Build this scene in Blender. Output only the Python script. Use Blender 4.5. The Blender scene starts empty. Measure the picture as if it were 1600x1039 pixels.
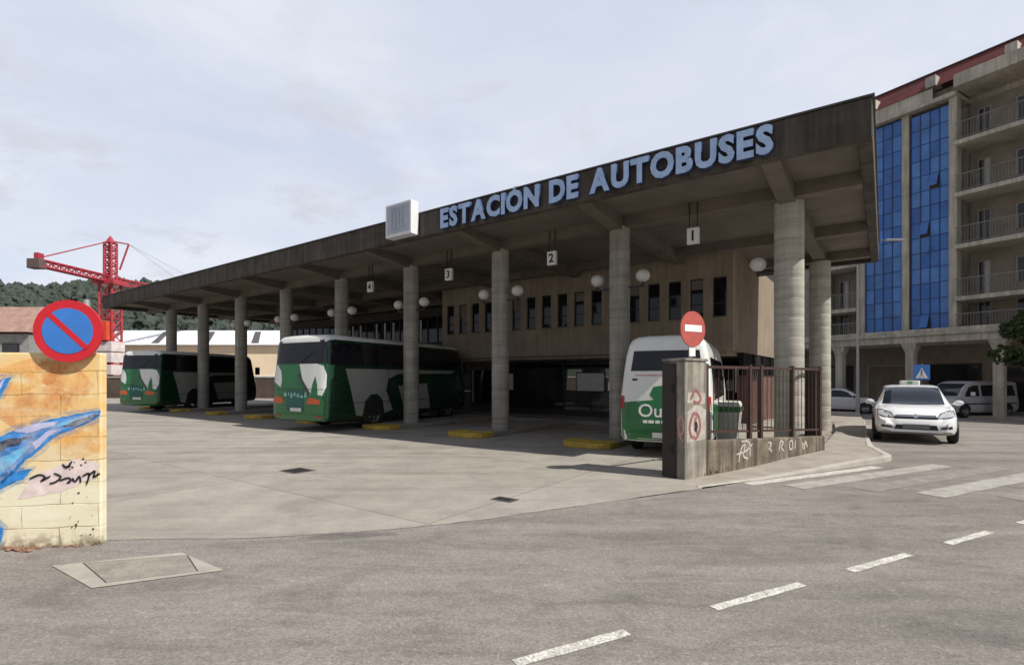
import bpy, bmesh, math, random
from mathutils import Vector, Matrix, noise
from mathutils.bvhtree import BVHTree
from mathutils.geometry import delaunay_2d_cdt
random.seed(7)
PI = math.pi
scene = bpy.context.scene
COL = scene.collection

# ------------------------------------------------------------------ helpers
def smooth(a, b, x):
    t = max(0.0, min(1.0, (x - a) / (b - a)))
    return t * t * (3 - 2 * t)

class MB:
    """collects geometry of ONE mesh object"""
    def __init__(s): s.v = []; s.f = []; s.m = []
    def add(s, vs, fs, mi=0):
        o = len(s.v); s.v += [tuple(p) for p in vs]
        for f in fs: s.f.append(tuple(i + o for i in f)); s.m.append(mi)
    def box(s, x0, x1, y0, y1, z0, z1, mi=0):
        s.add([(x0,y0,z0),(x1,y0,z0),(x1,y1,z0),(x0,y1,z0),(x0,y0,z1),(x1,y0,z1),(x1,y1,z1),(x0,y1,z1)],
              [(0,3,2,1),(4,5,6,7),(0,1,5,4),(1,2,6,5),(2,3,7,6),(3,0,4,7)], mi); return s
    def prism(s, poly, z0, z1, mi=0):
        n = len(poly)
        s.add([(x,y,z0) for x,y in poly] + [(x,y,z1) for x,y in poly],
              [tuple(range(n))[::-1], tuple(range(n,2*n))] + [(i,(i+1)%n,n+(i+1)%n,n+i) for i in range(n)], mi); return s
    def tube(s, p0, p1, r, n=8, r2=None, mi=0):
        p0, p1 = Vector(p0), Vector(p1); d = (p1-p0)
        if d.length < 1e-6: return s
        d.normalize(); a = d.orthogonal().normalized(); b = d.cross(a); r2 = r if r2 is None else r2
        vs = [p0 + (a*math.cos(2*PI*i/n) + b*math.sin(2*PI*i/n))*r for i in range(n)] + \
             [p1 + (a*math.cos(2*PI*i/n) + b*math.sin(2*PI*i/n))*r2 for i in range(n)]
        s.add(vs, [(i,(i+1)%n,n+(i+1)%n,n+i) for i in range(n)] + [tuple(range(n))[::-1], tuple(range(n,2*n))], mi); return s
    def lathe(s, prof, n=24, c=(0,0,0), mi=0):
        vs = []; fs = []
        for r, z in prof:
            for i in range(n):
                a = 2*PI*i/n; vs.append((c[0]+r*math.cos(a), c[1]+r*math.sin(a), c[2]+z))
        for k in range(len(prof)-1):
            for i in range(n):
                fs.append((k*n+i, k*n+(i+1)%n, (k+1)*n+(i+1)%n, (k+1)*n+i))
        s.add(vs, fs, mi); return s
    def grid(s, rows, mi=0, close=False):
        m = len(rows[0]); vs = [p for r in rows for p in r]; fs = []
        for i in range(len(rows)-1):
            for j in range(m if close else m-1):
                fs.append((i*m+j, i*m+(j+1)%m, (i+1)*m+(j+1)%m, (i+1)*m+j))
        s.add(vs, fs, mi); return s
    def build(s, name, mats, parent=None, smooth_=False, bevel=0, loc=None, rz=None):
        me = bpy.data.meshes.new(name); me.from_pydata(s.v, [], s.f)
        if not isinstance(mats, (list, tuple)): mats = [mats]
        for m in mats: me.materials.append(m)
        for p, mi in zip(me.polygons, s.m):
            p.material_index = mi; p.use_smooth = bool(smooth_)
        bm = bmesh.new(); bm.from_mesh(me)
        bmesh.ops.remove_doubles(bm, verts=bm.verts, dist=1e-5) if smooth_ else None
        bmesh.ops.recalc_face_normals(bm, faces=bm.faces); bm.to_mesh(me); bm.free()
        if smooth_ and smooth_ is not True: me.set_sharp_from_angle(angle=math.radians(smooth_))
        ob = bpy.data.objects.new(name, me); COL.objects.link(ob)
        if parent: ob.parent = parent
        if loc is not None: ob.location = loc
        if rz is not None: ob.rotation_euler = (0,0,rz)
        if bevel:
            b = ob.modifiers.new('bevel','BEVEL'); b.width = bevel; b.segments = 2; b.limit_method = 'ANGLE'
        return ob

def tag(o, label=None, cat=None, group=None, kind=None):
    if label: o['label'] = label
    if cat: o['category'] = cat
    if group: o['group'] = group
    if kind: o['kind'] = kind
    return o
def thing(name, label, cat, loc=(0,0,0), rz=0, group=None):
    o = bpy.data.objects.new(name, None); COL.objects.link(o); o.empty_display_size = .2
    o.location = loc; o.rotation_euler = (0,0,rz)
    return tag(o, label, cat, group)
def cr(keys, y):
    """Catmull-Rom through (y, values...) keys"""
    n = len(keys); i = 0
    while i < n-2 and keys[i+1][0] < y: i += 1
    k1, k2 = keys[i], keys[i+1]; k0 = keys[max(0,i-1)]; k3 = keys[min(n-1,i+2)]
    t = max(0, min(1, (y-k1[0])/(k2[0]-k1[0]))); out = []
    for c in range(1, len(k1)):
        m1 = (k2[c]-k0[c])/max(1e-6,(k2[0]-k0[0]))*(k2[0]-k1[0]); m2 = (k3[c]-k1[c])/max(1e-6,(k3[0]-k1[0]))*(k2[0]-k1[0])
        t2, t3 = t*t, t*t*t
        out.append((2*t3-3*t2+1)*k1[c] + (t3-2*t2+t)*m1 + (-2*t3+3*t2)*k2[c] + (t3-t2)*m2)
    return out
def copy_tree(o, parent=None):
    c = o.copy(); COL.objects.link(c)
    if parent: c.parent = parent
    for ch in list(o.children): copy_tree(ch, c)
    return c

# ------------------------------------------------------------------ materials
def newmat(name):
    m = bpy.data.materials.new(name); m.use_nodes = True; nt = m.node_tree
    b = nt.nodes['Principled BSDF']; return m, nt, b
def N(nt, t, **kw):
    n = nt.nodes.new(t)
    for k, v in kw.items(): setattr(n, k, v)
    return n
def mixc(nt, fac, a, b, bt='MIX'):
    n = N(nt, 'ShaderNodeMix', data_type='RGBA', blend_type=bt)
    for sock, val in ((n.inputs[0], fac), (n.inputs[6], a), (n.inputs[7], b)):
        if hasattr(val, 'is_linked') or isinstance(val, bpy.types.NodeSocket): nt.links.new(val, sock)
        elif isinstance(val, (int, float)): sock.default_value = val
        else: sock.default_value = (*val[:3], 1)
    return n.outputs[2]
def coords(nt, scale=(1,1,1), loc=(0,0,0)):
    t = N(nt, 'ShaderNodeTexCoord'); mp = N(nt, 'ShaderNodeMapping')
    mp.inputs['Scale'].default_value = scale; mp.inputs['Location'].default_value = loc
    nt.links.new(t.outputs['Object'], mp.inputs[0]); return mp.outputs[0]
def nz(nt, vec, scale, detail=6, rough=.6, dist=0):
    n = N(nt, 'ShaderNodeTexNoise'); n.inputs['Scale'].default_value = scale; n.inputs['Detail'].default_value = detail
    n.inputs['Roughness'].default_value = rough; n.inputs['Distortion'].default_value = dist
    nt.links.new(vec, n.inputs['Vector']); return n.outputs['Fac']
def ramp(nt, fac, stops):
    r = N(nt, 'ShaderNodeValToRGB'); e = r.color_ramp.elements
    while len(e) < len(stops): e.new(.5)
    for el, (p, c) in zip(e, stops):
        el.position = p; el.color = (*c[:3], 1) if not isinstance(c, (int, float)) else (c, c, c, 1)
    nt.links.new(fac, r.inputs[0]); return r.outputs[0]
def mat(name, col, rough=.7, var=.2, scale=2.0, bump=0.0, bscale=60, metal=0, streak=0, spec=.5, coat=0, speck=0, sscale=180):
    m, nt, b = newmat(name); co = coords(nt)
    lo = tuple(c*(1-var) for c in col); hi = tuple(min(1, c*(1+var)) for c in col)
    c = ramp(nt, nz(nt, co, scale), [(.3, lo), (.7, hi)])
    if streak:
        sv = coords(nt, (7, 7, .35))
        c = mixc(nt, 1.0, c, ramp(nt, nz(nt, sv, 1.0, 5), [(.38, 1-streak), (.62, 1.0)]), 'MULTIPLY')
    if speck:
        c = mixc(nt, 1.0, c, ramp(nt, nz(nt, co, sscale, 2, .7), [(.3, 1-speck), (.5, 1.0), (.75, 1+speck)]), 'MULTIPLY')
    nt.links.new(c, b.inputs['Base Color'])
    rv = ramp(nt, nz(nt, co, scale*3), [(.3, max(0, rough-.08)), (.7, min(1, rough+.08))]); nt.links.new(rv, b.inputs['Roughness'])
    b.inputs['Metallic'].default_value = metal; b.inputs['Specular IOR Level'].default_value = spec; b.inputs['Coat Weight'].default_value = coat
    b.inputs['Coat Roughness'].default_value = .06
    if bump:
        bp = N(nt, 'ShaderNodeBump'); bp.inputs['Strength'].default_value = bump; bp.inputs['Distance'].default_value = .02
        nt.links.new(nz(nt, co, bscale, 6), bp.inputs['Height']); nt.links.new(bp.outputs[0], b.inputs['Normal'])
    return m
def glass(name, col, rough=.06, spec=.6):
    m, nt, b = newmat(name); co = coords(nt)
    nt.links.new(ramp(nt, nz(nt, co, .8, 3), [(.3, tuple(c*.75 for c in col)), (.7, tuple(c*1.25 for c in col))]), b.inputs['Base Color'])
    b.inputs['Roughness'].default_value = rough; b.inputs['Specular IOR Level'].default_value = spec
    return m

def m_asphalt():
    m, nt, b = newmat('asphalt'); co = coords(nt)
    c = ramp(nt, nz(nt, co, .35, 8, .65), [(.3, (.225,.204,.186)), (.55, (.256,.233,.212)), (.75, (.286,.262,.240))])
    c = mixc(nt, 1.0, c, ramp(nt, nz(nt, coords(nt, (1,1,1), (9,3,0)), 55, 3, .8), [(.28, .66), (.5, 1.0), (.72, 1.28)]), 'MULTIPLY')
    c = mixc(nt, 1.0, c, ramp(nt, nz(nt, coords(nt, (.5,2.0,1)), 1.6, 6, .7, 1.0), [(.35, .8), (.55, 1.05)]), 'MULTIPLY')
    va = N(nt, 'ShaderNodeTexVoronoi'); va.inputs['Scale'].default_value = 62; nt.links.new(co, va.inputs['Vector'])
    sx_ = N(nt, 'ShaderNodeSeparateColor'); nt.links.new(va.outputs['Color'], sx_.inputs[0])
    c = mixc(nt, 1.0, c, ramp(nt, sx_.outputs[0], [(0,.82),(.45,.98),(.9,1.08),(1.0,1.28)]), 'MULTIPLY')
    c = mixc(nt, 1.0, c, ramp(nt, nz(nt, coords(nt, (1,1,1), (31,5,0)), 7, 8, .8), [(.3,.84),(.5,1.0),(.7,1.1)]), 'MULTIPLY')
    c = mixc(nt, 1.0, c, ramp(nt, nz(nt, coords(nt, (1,1,1), (2,44,0)), .9, 3, .5, .8), [(.60,1.0),(.68,.86)]), 'MULTIPLY')
    tcs = N(nt, 'ShaderNodeTexCoord'); mps = N(nt, 'ShaderNodeMapping'); mps.vector_type = 'TEXTURE'; mps.inputs['Location'].default_value = (-1.75,5.42,0); mps.inputs['Rotation'].default_value = (0,0,.16); mps.inputs['Scale'].default_value = (1.0,.26,1)
    nt.links.new(tcs.outputs['Object'], mps.inputs[0]); ln = N(nt, 'ShaderNodeVectorMath', operation='LENGTH'); nt.links.new(mps.outputs[0], ln.inputs[0])
    sa = N(nt, 'ShaderNodeMath', operation='ADD'); nt.links.new(ln.outputs['Value'], sa.inputs[0]); nt.links.new(nz(nt, co, 3, 5), sa.inputs[1])
    c = mixc(nt, 1.0, c, ramp(nt, sa.outputs[0], [(.75,.66),(1.0,1.0)]), 'MULTIPLY')
    # wheel-worn bands running along the road (direction 26.6 deg)
    mp = N(nt, 'ShaderNodeMapping'); mp.inputs['Rotation'].default_value = (0,0,-math.radians(26.6)); mp.inputs['Scale'].default_value = (.06,.55,1)
    nt.links.new(coords(nt), mp.inputs[0])
    c = mixc(nt, 1.0, c, ramp(nt, nz(nt, mp.outputs[0], 2.2, 4), [(.35, .84), (.62, 1.08)]), 'MULTIPLY')
    v = N(nt, 'ShaderNodeTexVoronoi', feature='DISTANCE_TO_EDGE'); v.inputs['Scale'].default_value = .33
    dn = N(nt, 'ShaderNodeTexNoise'); dn.inputs['Scale'].default_value = 2.5; nt.links.new(co, dn.inputs['Vector'])
    nt.links.new(mixc(nt, .25, co, dn.outputs['Color']), v.inputs['Vector'])
    c = mixc(nt, 1.0, c, ramp(nt, v.outputs['Distance'], [(.0, .93), (.005, 1.0)]), 'MULTIPLY')
    nt.links.new(c, b.inputs['Base Color']); b.inputs['Roughness'].default_value = .88; b.inputs['Specular IOR Level'].default_value = .3
    bp = N(nt, 'ShaderNodeBump'); bp.inputs['Strength'].default_value = .5; bp.inputs['Distance'].default_value = .012
    nt.links.new(nz(nt, co, 90, 4, .8), bp.inputs['Height']); nt.links.new(bp.outputs[0], b.inputs['Normal'])
    return m
def m_lot():
    m, nt, b = newmat('lot_concrete'); co = coords(nt)
    c = ramp(nt, nz(nt, co, .25, 8, .6), [(.3, (.315,.288,.25)), (.6, (.37,.343,.303)), (.8, (.41,.38,.34))])
    c = mixc(nt, 1.0, c, ramp(nt, nz(nt, co, 1.3, 9, .75), [(.35, .80), (.6, 1.05)]), 'MULTIPLY')
    c = mixc(nt, 1.0, c, ramp(nt, nz(nt, co, 60, 3, .8), [(.3, .78), (.7, 1.18)]), 'MULTIPLY')
    mp = N(nt, 'ShaderNodeMapping'); mp.inputs['Rotation'].default_value = (0,0,math.radians(35.7)); nt.links.new(co, mp.inputs[0])
    br = N(nt, 'ShaderNodeTexBrick'); br.offset = 0
    for k, v in (('Scale',1),('Mortar Size',.022),('Brick Width',4.2),('Row Height',4.2),('Mortar Smooth',.6)): br.inputs[k].default_value = v
    br.inputs['Color1'].default_value = (1,1,1,1); br.inputs['Color2'].default_value = (.90,.89,.88,1); br.inputs['Mortar'].default_value = (.58,.56,.53,1)
    nt.links.new(mp.outputs[0], br.inputs['Vector'])
    c = mixc(nt, .7, c, br.outputs['Color'], 'MULTIPLY')
    mp2 = N(nt, 'ShaderNodeMapping'); mp2.inputs['Rotation'].default_value = (0,0,math.radians(-52)); mp2.inputs['Scale'].default_value = (.07,1.0,1); nt.links.new(co, mp2.inputs[0])
    c = mixc(nt, 1.0, c, ramp(nt, nz(nt, mp2.outputs[0], 2.0, 5, .6, .3), [(.36,.84),(.52,1.03)]), 'MULTIPLY')
    st = ramp(nt, nz(nt, coords(nt, (1,1,1), (20,7,0)), .55, 5, .6, .5), [(.56, 1.0), (.70, .80)])
    c = mixc(nt, 1.0, c, st, 'MULTIPLY')
    nt.links.new(c, b.inputs['Base Color']); b.inputs['Roughness'].default_value = .9; b.inputs['Specular IOR Level'].default_value = .3
    bp = N(nt, 'ShaderNodeBump'); bp.inputs['Strength'].default_value = .25; bp.inputs['Distance'].default_value = .01
    nt.links.new(nz(nt, co, 50, 5, .8), bp.inputs['Height']); nt.links.new(bp.outputs[0], b.inputs['Normal'])
    return m
def m_boardconcrete(name, lo, hi, zs=9.0, streak=.45):
    """column / fascia concrete with horizontal pour rings and rain streaks"""
    m, nt, b = newmat(name); co = coords(nt)
    c = ramp(nt, nz(nt, co, 1.7, 8, .65), [(.3, lo), (.7, hi)])
    c = mixc(nt, 1.0, c, ramp(nt, nz(nt, coords(nt, (.05,.05,zs)), 1.0, 3, .7), [(.35, .8), (.6, 1.04)]), 'MULTIPLY')
    c = mixc(nt, 1.0, c, ramp(nt, nz(nt, coords(nt, (5,5,.3)), 1.0, 6, .7), [(.36, 1-streak), (.6, 1.0)]), 'MULTIPLY')
    nt.links.new(c, b.inputs['Base Color']); b.inputs['Roughness'].default_value = .9
    bp = N(nt, 'ShaderNodeBump'); bp.inputs['Strength'].default_value = .3; bp.inputs['Distance'].default_value = .02
    nt.links.new(nz(nt, co, 35, 6), bp.inputs['Height']); nt.links.new(bp.outputs[0], b.inputs['Normal'])
    return m
def m_mural():
    m, nt, b = newmat('mural_wall')
    t = N(nt, 'ShaderNodeTexCoord'); sp = N(nt, 'ShaderNodeSeparateXYZ'); nt.links.new(t.outputs['Object'], sp.inputs[0])
    cb = N(nt, 'ShaderNodeCombineXYZ'); nt.links.new(sp.outputs[0], cb.inputs[0]); nt.links.new(sp.outputs[2], cb.inputs[1])
    dn = N(nt, 'ShaderNodeTexNoise'); dn.inputs['Scale'].default_value = 2.2; nt.links.new(cb.outputs[0], dn.inputs['Vector'])
    vec = mixc(nt, .06, cb.outputs[0], dn.outputs['Color'])
    hi = N(nt, 'ShaderNodeMapRange'); hi.inputs[1].default_value = .55; hi.inputs[2].default_value = 1.05; nt.links.new(sp.outputs[2], hi.inputs[0])
    n1 = nz(nt, coords(nt, (1.2,1,3.2)), 1.3, 7, .65, .8)
    upper = ramp(nt, n1, [(.30, (.83,.71,.46)), (.45, (.83,.62,.31)), (.58, (.85,.54,.20)), (.72, (.88,.75,.50))])
    lower = ramp(nt, n1, [(.3, (.74,.68,.48)), (.6, (.83,.78,.60)), (.8, (.80,.70,.52))])
    ad = N(nt, 'ShaderNodeMath', operation='ADD'); nt.links.new(hi.outputs[0], ad.inputs[0])
    sb = N(nt, 'ShaderNodeMath', operation='MULTIPLY_ADD'); nt.links.new(nz(nt, coords(nt), 3.0, 5), sb.inputs[0]); sb.inputs[1].default_value = 1.0; sb.inputs[2].default_value = -.5
    nt.links.new(sb.outputs[0], ad.inputs[1]); ad.use_clamp = True
    c = mixc(nt, ad.outputs[0], lower, upper)
    br = N(nt, 'ShaderNodeTexBrick')
    for k, v in (('Scale',1),('Mortar Size',.006),('Brick Width',.62),('Row Height',.205),('Mortar Smooth',.5)): br.inputs[k].default_value = v
    br.inputs['Color1'].default_value = (1,1,1,1); br.inputs['Color2'].default_value = (.90,.88,.86,1); br.inputs['Mortar'].default_value = (.35,.27,.16,1)
    nt.links.new(vec, br.inputs['Vector'])
    mk = ramp(nt, nz(nt, coords(nt, (1,1,1), (4,0,2)), 2.6, 4), [(.40, .05), (.58, .7)])
    c = mixc(nt, mk, c, mixc(nt, 1.0, c, br.outputs['Color'], 'MULTIPLY'))
    c = mixc(nt, 1.0, c, ramp(nt, nz(nt, coords(nt), 22, 4, .8), [(.28, .55), (.40, 1.0)]), 'MULTIPLY')
    lowd = N(nt, 'ShaderNodeMapRange'); lowd.inputs[1].default_value = .0; lowd.inputs[2].default_value = .16; nt.links.new(sp.outputs[2], lowd.inputs[0])
    ad2 = N(nt, 'ShaderNodeMath', operation='ADD'); ad2.use_clamp = True; nt.links.new(lowd.outputs[0], ad2.inputs[0]); nt.links.new(ramp(nt, nz(nt, coords(nt), 9, 5), [(.45,0.0),(.6,.7)]), ad2.inputs[1])
    c = mixc(nt, ad2.outputs[0], (.22,.17,.11), c)
    nt.links.new(c, b.inputs['Base Color']); b.inputs['Roughness'].default_value = .75
    bp = N(nt, 'ShaderNodeBump'); bp.inputs['Strength'].default_value = .4; bp.inputs['Distance'].default_value = .015
    nt.links.new(br.outputs['Fac'], bp.inputs['Height']); bp.invert = True; nt.links.new(bp.outputs[0], b.inputs['Normal'])
    return m
def m_leaf(name, lo, hi, sc=1.2):
    m, nt, b = newmat(name); co = coords(nt)
    nt.links.new(ramp(nt, nz(nt, co, sc, 6, .75), [(.3, lo), (.7, hi)]), b.inputs['Base Color'])
    b.inputs['Roughness'].default_value = .7; b.inputs['Specular IOR Level'].default_value = .25
    return m
def m_tile(name, c1, c2, wave=14.0, axis='X'):
    m, nt, b = newmat(name); co = coords(nt)
    w = N(nt, 'ShaderNodeTexWave', bands_direction=axis); w.inputs['Scale'].default_value = wave; w.inputs['Distortion'].default_value = .6
    nt.links.new(co, w.inputs['Vector'])
    c = mixc(nt, w.outputs['Fac'], c1, c2)
    c = mixc(nt, 1.0, c, ramp(nt, nz(nt, co, 1.5, 6), [(.3,.7),(.7,1.15)]), 'MULTIPLY')
    nt.links.new(c, b.inputs['Base Color']); b.inputs['Roughness'].default_value = .85
    return m

M = {}
M['asphalt'] = m_asphalt(); M['lot'] = m_lot(); M['mural'] = m_mural()
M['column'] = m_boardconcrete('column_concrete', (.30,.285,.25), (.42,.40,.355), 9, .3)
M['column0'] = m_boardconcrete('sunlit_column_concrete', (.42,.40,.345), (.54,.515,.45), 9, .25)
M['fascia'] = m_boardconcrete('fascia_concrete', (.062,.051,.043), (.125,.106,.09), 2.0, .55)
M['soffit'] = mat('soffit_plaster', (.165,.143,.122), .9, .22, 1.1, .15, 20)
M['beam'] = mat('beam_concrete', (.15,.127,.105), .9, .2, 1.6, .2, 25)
M['rooftop'] = mat('roof_felt', (.10,.09,.085), .9)
M['cap'] = mat('cap_metal', (.10,.085,.08), .5, metal=.5)
M['swall'] = mat('station_wall', (.34,.28,.21), .9, .14, 1.4, .2, 40, streak=.2)
M['swall2'] = mat('station_end_wall', (.27,.22,.16), .9, .12, 1.2, .2, 40, streak=.2)
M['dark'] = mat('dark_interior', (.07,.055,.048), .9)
M['shopglass'] = glass('shop_glass', (.012,.013,.015), .05, .5)
M['frame'] = mat('dark_frame', (.03,.028,.027), .5, metal=.3)
M['floor'] = mat('terrazzo_floor', (.26,.23,.21), .6, .2, 2, speck=.2)
M['globe'] = mat('globe_plastic', (.60,.58,.54), .35, .1, 6)
M['white'] = mat('white_paint', (.80,.80,.79), .45, .05, 4)
M['whitepl'] = mat('white_panel', (.74,.75,.78), .4, .06, 3)
M['greypl'] = mat('grey_blue_panel', (.42,.47,.56), .5, .12, 5)
M['letter'] = mat('letter_blue', (.42,.58,.86), .42, .15, 5, streak=.12)
M['letterside'] = mat('letter_side_blue', (.035,.07,.20), .5)  # letter sides darker, their shadow put into the colour
M['black'] = mat('black_rubber', (.015,.015,.015), .75, bump=.1, bscale=60)
M['blackgloss'] = mat('black_trim', (.012,.012,.013), .3)
M['tint'] = glass('tinted_glass', (.011,.011,.016), .05, .5)
M['screen'] = glass('windscreen_glass', (.022,.028,.04), .04, .6)
M['busgreen'] = mat('bus_green_paint', (.006,.145,.036), .3, .1, 2, coat=.5)
M['busdark'] = mat('bus_dark_green_paint', (.004,.035,.016), .3, .1, 2, coat=.5)  # green darkened for the shaded coach flanks; also rear stripe and seam
M['buswhite'] = mat('bus_white_paint', (.74,.75,.72), .3, .06, 2, coat=.4)
M['red'] = mat('red_paint', (.55,.025,.03), .45, .12, 6)
M['signred'] = mat('sign_red', (.60,.018,.03), .4, .08, 6)
M['signfade'] = mat('faded_sign_red', (.42,.085,.07), .5, .15, 9)
M['signblue'] = mat('sign_blue', (.045,.20,.60), .38, .1, 7)
M['amber'] = mat('tail_lamp_lens', (.62,.11,.04), .25, .1, 9)
M['redlens'] = mat('red_lamp_lens', (.45,.02,.02), .2)
M['steel'] = mat('galvanised_steel', (.42,.43,.43), .5, .12, 5, metal=.5)
M['rim'] = mat('alloy_rim', (.45,.45,.46), .35, metal=.8)
M['taxiwhite'] = mat('taxi_paint', (.84,.85,.86), .22, .02, 2, coat=.8)
M['silver'] = mat('silver_paint', (.42,.43,.445), .3, .04, 2, coat=.6)
M['pale'] = mat('pale_silver_paint', (.62,.63,.66), .3, .04, 2, coat=.6)
M['navy'] = mat('dark_blue_paint', (.018,.02,.032), .25, .04, 2, coat=.8)
M['lamp'] = mat('headlamp_lens', (.45,.47,.50), .12, .2, 14)
M['chrome'] = mat('chrome', (.62,.62,.63), .18, metal=1)
M['plate'] = mat('number_plate', (.72,.72,.70), .45)
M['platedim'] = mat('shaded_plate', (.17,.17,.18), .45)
M['yellow'] = mat('yellow_kerb_paint', (.56,.38,.06), .7, .3, 5, .2, 40, streak=.25)
M['island'] = mat('island_concrete', (.27,.25,.22), .9, .2, 2, .2, 40)
M['kerb'] = mat('kerb_stone', (.40,.375,.33), .9, .2, 3, .2, 30)
M['pave'] = mat('pavement_concrete', (.33,.30,.26), .9, .2, 2.2, .3, 30, speck=.2, sscale=60)
M['lowwall'] = mat('stained_wall', (.20,.165,.125), .92, .4, 3.5, .5, 25, streak=.6)
M['livgrey'] = mat('bus_side_grey', (.34,.35,.33), .35, .1, 2, coat=.4)  # livery white greyed for the shade on the coach sides
M['groundwall'] = mat('dark_red_render', (.11,.06,.048), .9, .3, 2)
M['pillar'] = mat('pillar_concrete', (.31,.285,.24), .92, .32, 3.2, .5, 25, streak=.5)
M['iron'] = mat('rusty_brown_iron', (.050,.021,.016), .6, .3, 8)
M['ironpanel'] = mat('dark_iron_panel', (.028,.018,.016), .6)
M['paintline'] = mat('road_paint', (.52,.50,.455), .85, .3, 9, speck=.5, sscale=45)
M['mw'] = mat('mural_white', (.76,.78,.82), .6, .12, 8); M['mb'] = mat('mural_blue', (.03,.23,.62), .6, .5, 7)
M['mlb'] = mat('mural_light_blue', (.12,.44,.80), .6, .4, 9); M['mn'] = mat('mural_navy', (.008,.014,.06), .6, .3, 6)
M['mk'] = mat('mural_black', (.012,.012,.014), .6); M['mp'] = mat('mural_pink', (.66,.30,.28), .6, .3, 8)
M['mlil'] = mat('mural_lilac', (.50,.52,.78), .6, .25, 6); M['mo'] = mat('mural_orange', (.85,.40,.05), .6, .25, 7)
M['tan'] = mat('facade_concrete', (.52,.48,.40), .9, .2, 1.0, .2, 15, streak=.3)
M['tandark'] = mat('facade_brick', (.30,.26,.215), .9, .2, 1.5)
M['winframe'] = mat('window_frame', (.36,.34,.30), .6)
M['bglass'] = glass('blue_curtain_glass', (.040,.150,.46), .10, .6)
M['bglass2'] = glass('pale_blue_glass', (.075,.215,.55), .10, .6)
M['bgrid'] = mat('blue_mullion', (.02,.04,.12), .5)
M['wglass'] = glass('house_glass', (.03,.03,.035), .08, .6)
M['railing'] = mat('grey_railing', (.20,.19,.175), .5)
M['dimblind'] = mat('dim_blind', (.20,.18,.15), .8, .15, 5)
M['blind'] = mat('pale_blind', (.55,.55,.53), .7, .15, 5)
M['rooftile'] = m_tile('mansard_tile', (.10,.018,.018), (.17,.03,.028), 5)
M['redtile'] = m_tile('house_roof_tile', (.30,.17,.135), (.42,.29,.235), 3.0, 'Z')
M['housewall'] = mat('house_wall', (.24,.24,.23), .9)
M['cream'] = mat('warehouse_wall', (.86,.70,.50), .9, .06, .6, streak=.06)
M['wroof'] = mat('warehouse_roof', (.74,.76,.80), .6, .1, .5)
M['bwall'] = mat('boundary_wall', (.085,.062,.05), .9, .3, 1.2, .2, 20)
M['crane'] = mat('crane_red', (.36,.035,.05), .5, .15, 3)
M['ballast'] = mat('ballast_white', (.62,.55,.55), .8, .2, 2)
M['concreteblock'] = mat('counterweight', (.11,.08,.075), .9)
M['leaf'] = m_leaf('tree_leaf', (.022,.036,.012), (.06,.085,.03), 2.5)
M['forest'] = m_leaf('forest_crowns', (.026,.038,.034), (.068,.085,.066), .18)  # distance haze mixed into the crown colours as a bluish lift
M['hillg'] = m_leaf('hill_ground', (.022,.03,.02), (.05,.06,.038), .05)
M['bark'] = mat('bark', (.09,.07,.05), .95, .3, 8, .4, 30)
M['iron_cover'] = mat('cast_iron_cover', (.06,.055,.05), .7, .25, 12, .3, 80)
M['lid'] = mat('concrete_lid', (.27,.245,.21), .9, .2, 5, .3, 40, speck=.25, sscale=70)
M['lidframe'] = mat('pale_concrete_collar', (.36,.335,.29), .9, .2, 4, .3, 40)
M['weed'] = m_leaf('weed_leaf', (.05,.06,.02), (.12,.13,.05), 20)
M['rubble'] = mat('rubble', (.22,.12,.08), .9, .5, 20, .4, 40)
M['bluebench'] = mat('blue_bench', (.02,.06,.20), .5)

# ------------------------------------------------------------------ frames
CX, CY = 5.78, 8.31                    # front right corner of the canopy on the ground
TH = math.atan2(-.583, .812)           # station local x runs along the front to the right, y runs back
def S(a, b, z=0):                      # a metres left along the front, b metres behind it
    return Vector((CX - .812*a + .583*b, CY + .583*a + .812*b, z))
def gz(x, y):
    a = -.812*(x-CX) + .583*(y-CY); b = .583*(x-CX) + .812*(y-CY)
    w = max(1 - smooth(-2.5, -.3, a), smooth(12.5, 17, b) * (1 - smooth(14, 18, a)))
    return -.45 * smooth(7, 24, b) * w
RT = Vector((.894, .448)); RN = Vector((-.448, .894))
def R(t, o): p = RT*t + RN*o; return p.x, p.y

# ------------------------------------------------------------------ ground
def axis(lo, hi, step, far):
    c = []; x = lo
    while x < hi + 1e-6: c.append(x); x += step
    g = step; left = []; x = lo
    while x > -far: g *= 1.5; x -= g; left.append(x)
    g = step; right = []; x = hi
    while x < far: g *= 1.5; x += g; right.append(x)
    return left[::-1] + c + right
xs, ys = axis(-40, 60, 1, 1500), axis(-12, 60, 1, 1500)
g = MB().grid([[(x, y, gz(x, y)) for x in xs] for y in ys])
tag(g.build('road', M['asphalt'], smooth_=True), kind='structure')
edge = [(-4.6,5.12),(-4.04,5.28),(-3.4,5.33),(-2.62,5.36),(-1.7,5.56),(-.72,5.86),(.8,6.66),(2.3,7.47),(2.85,7.75)]
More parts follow.
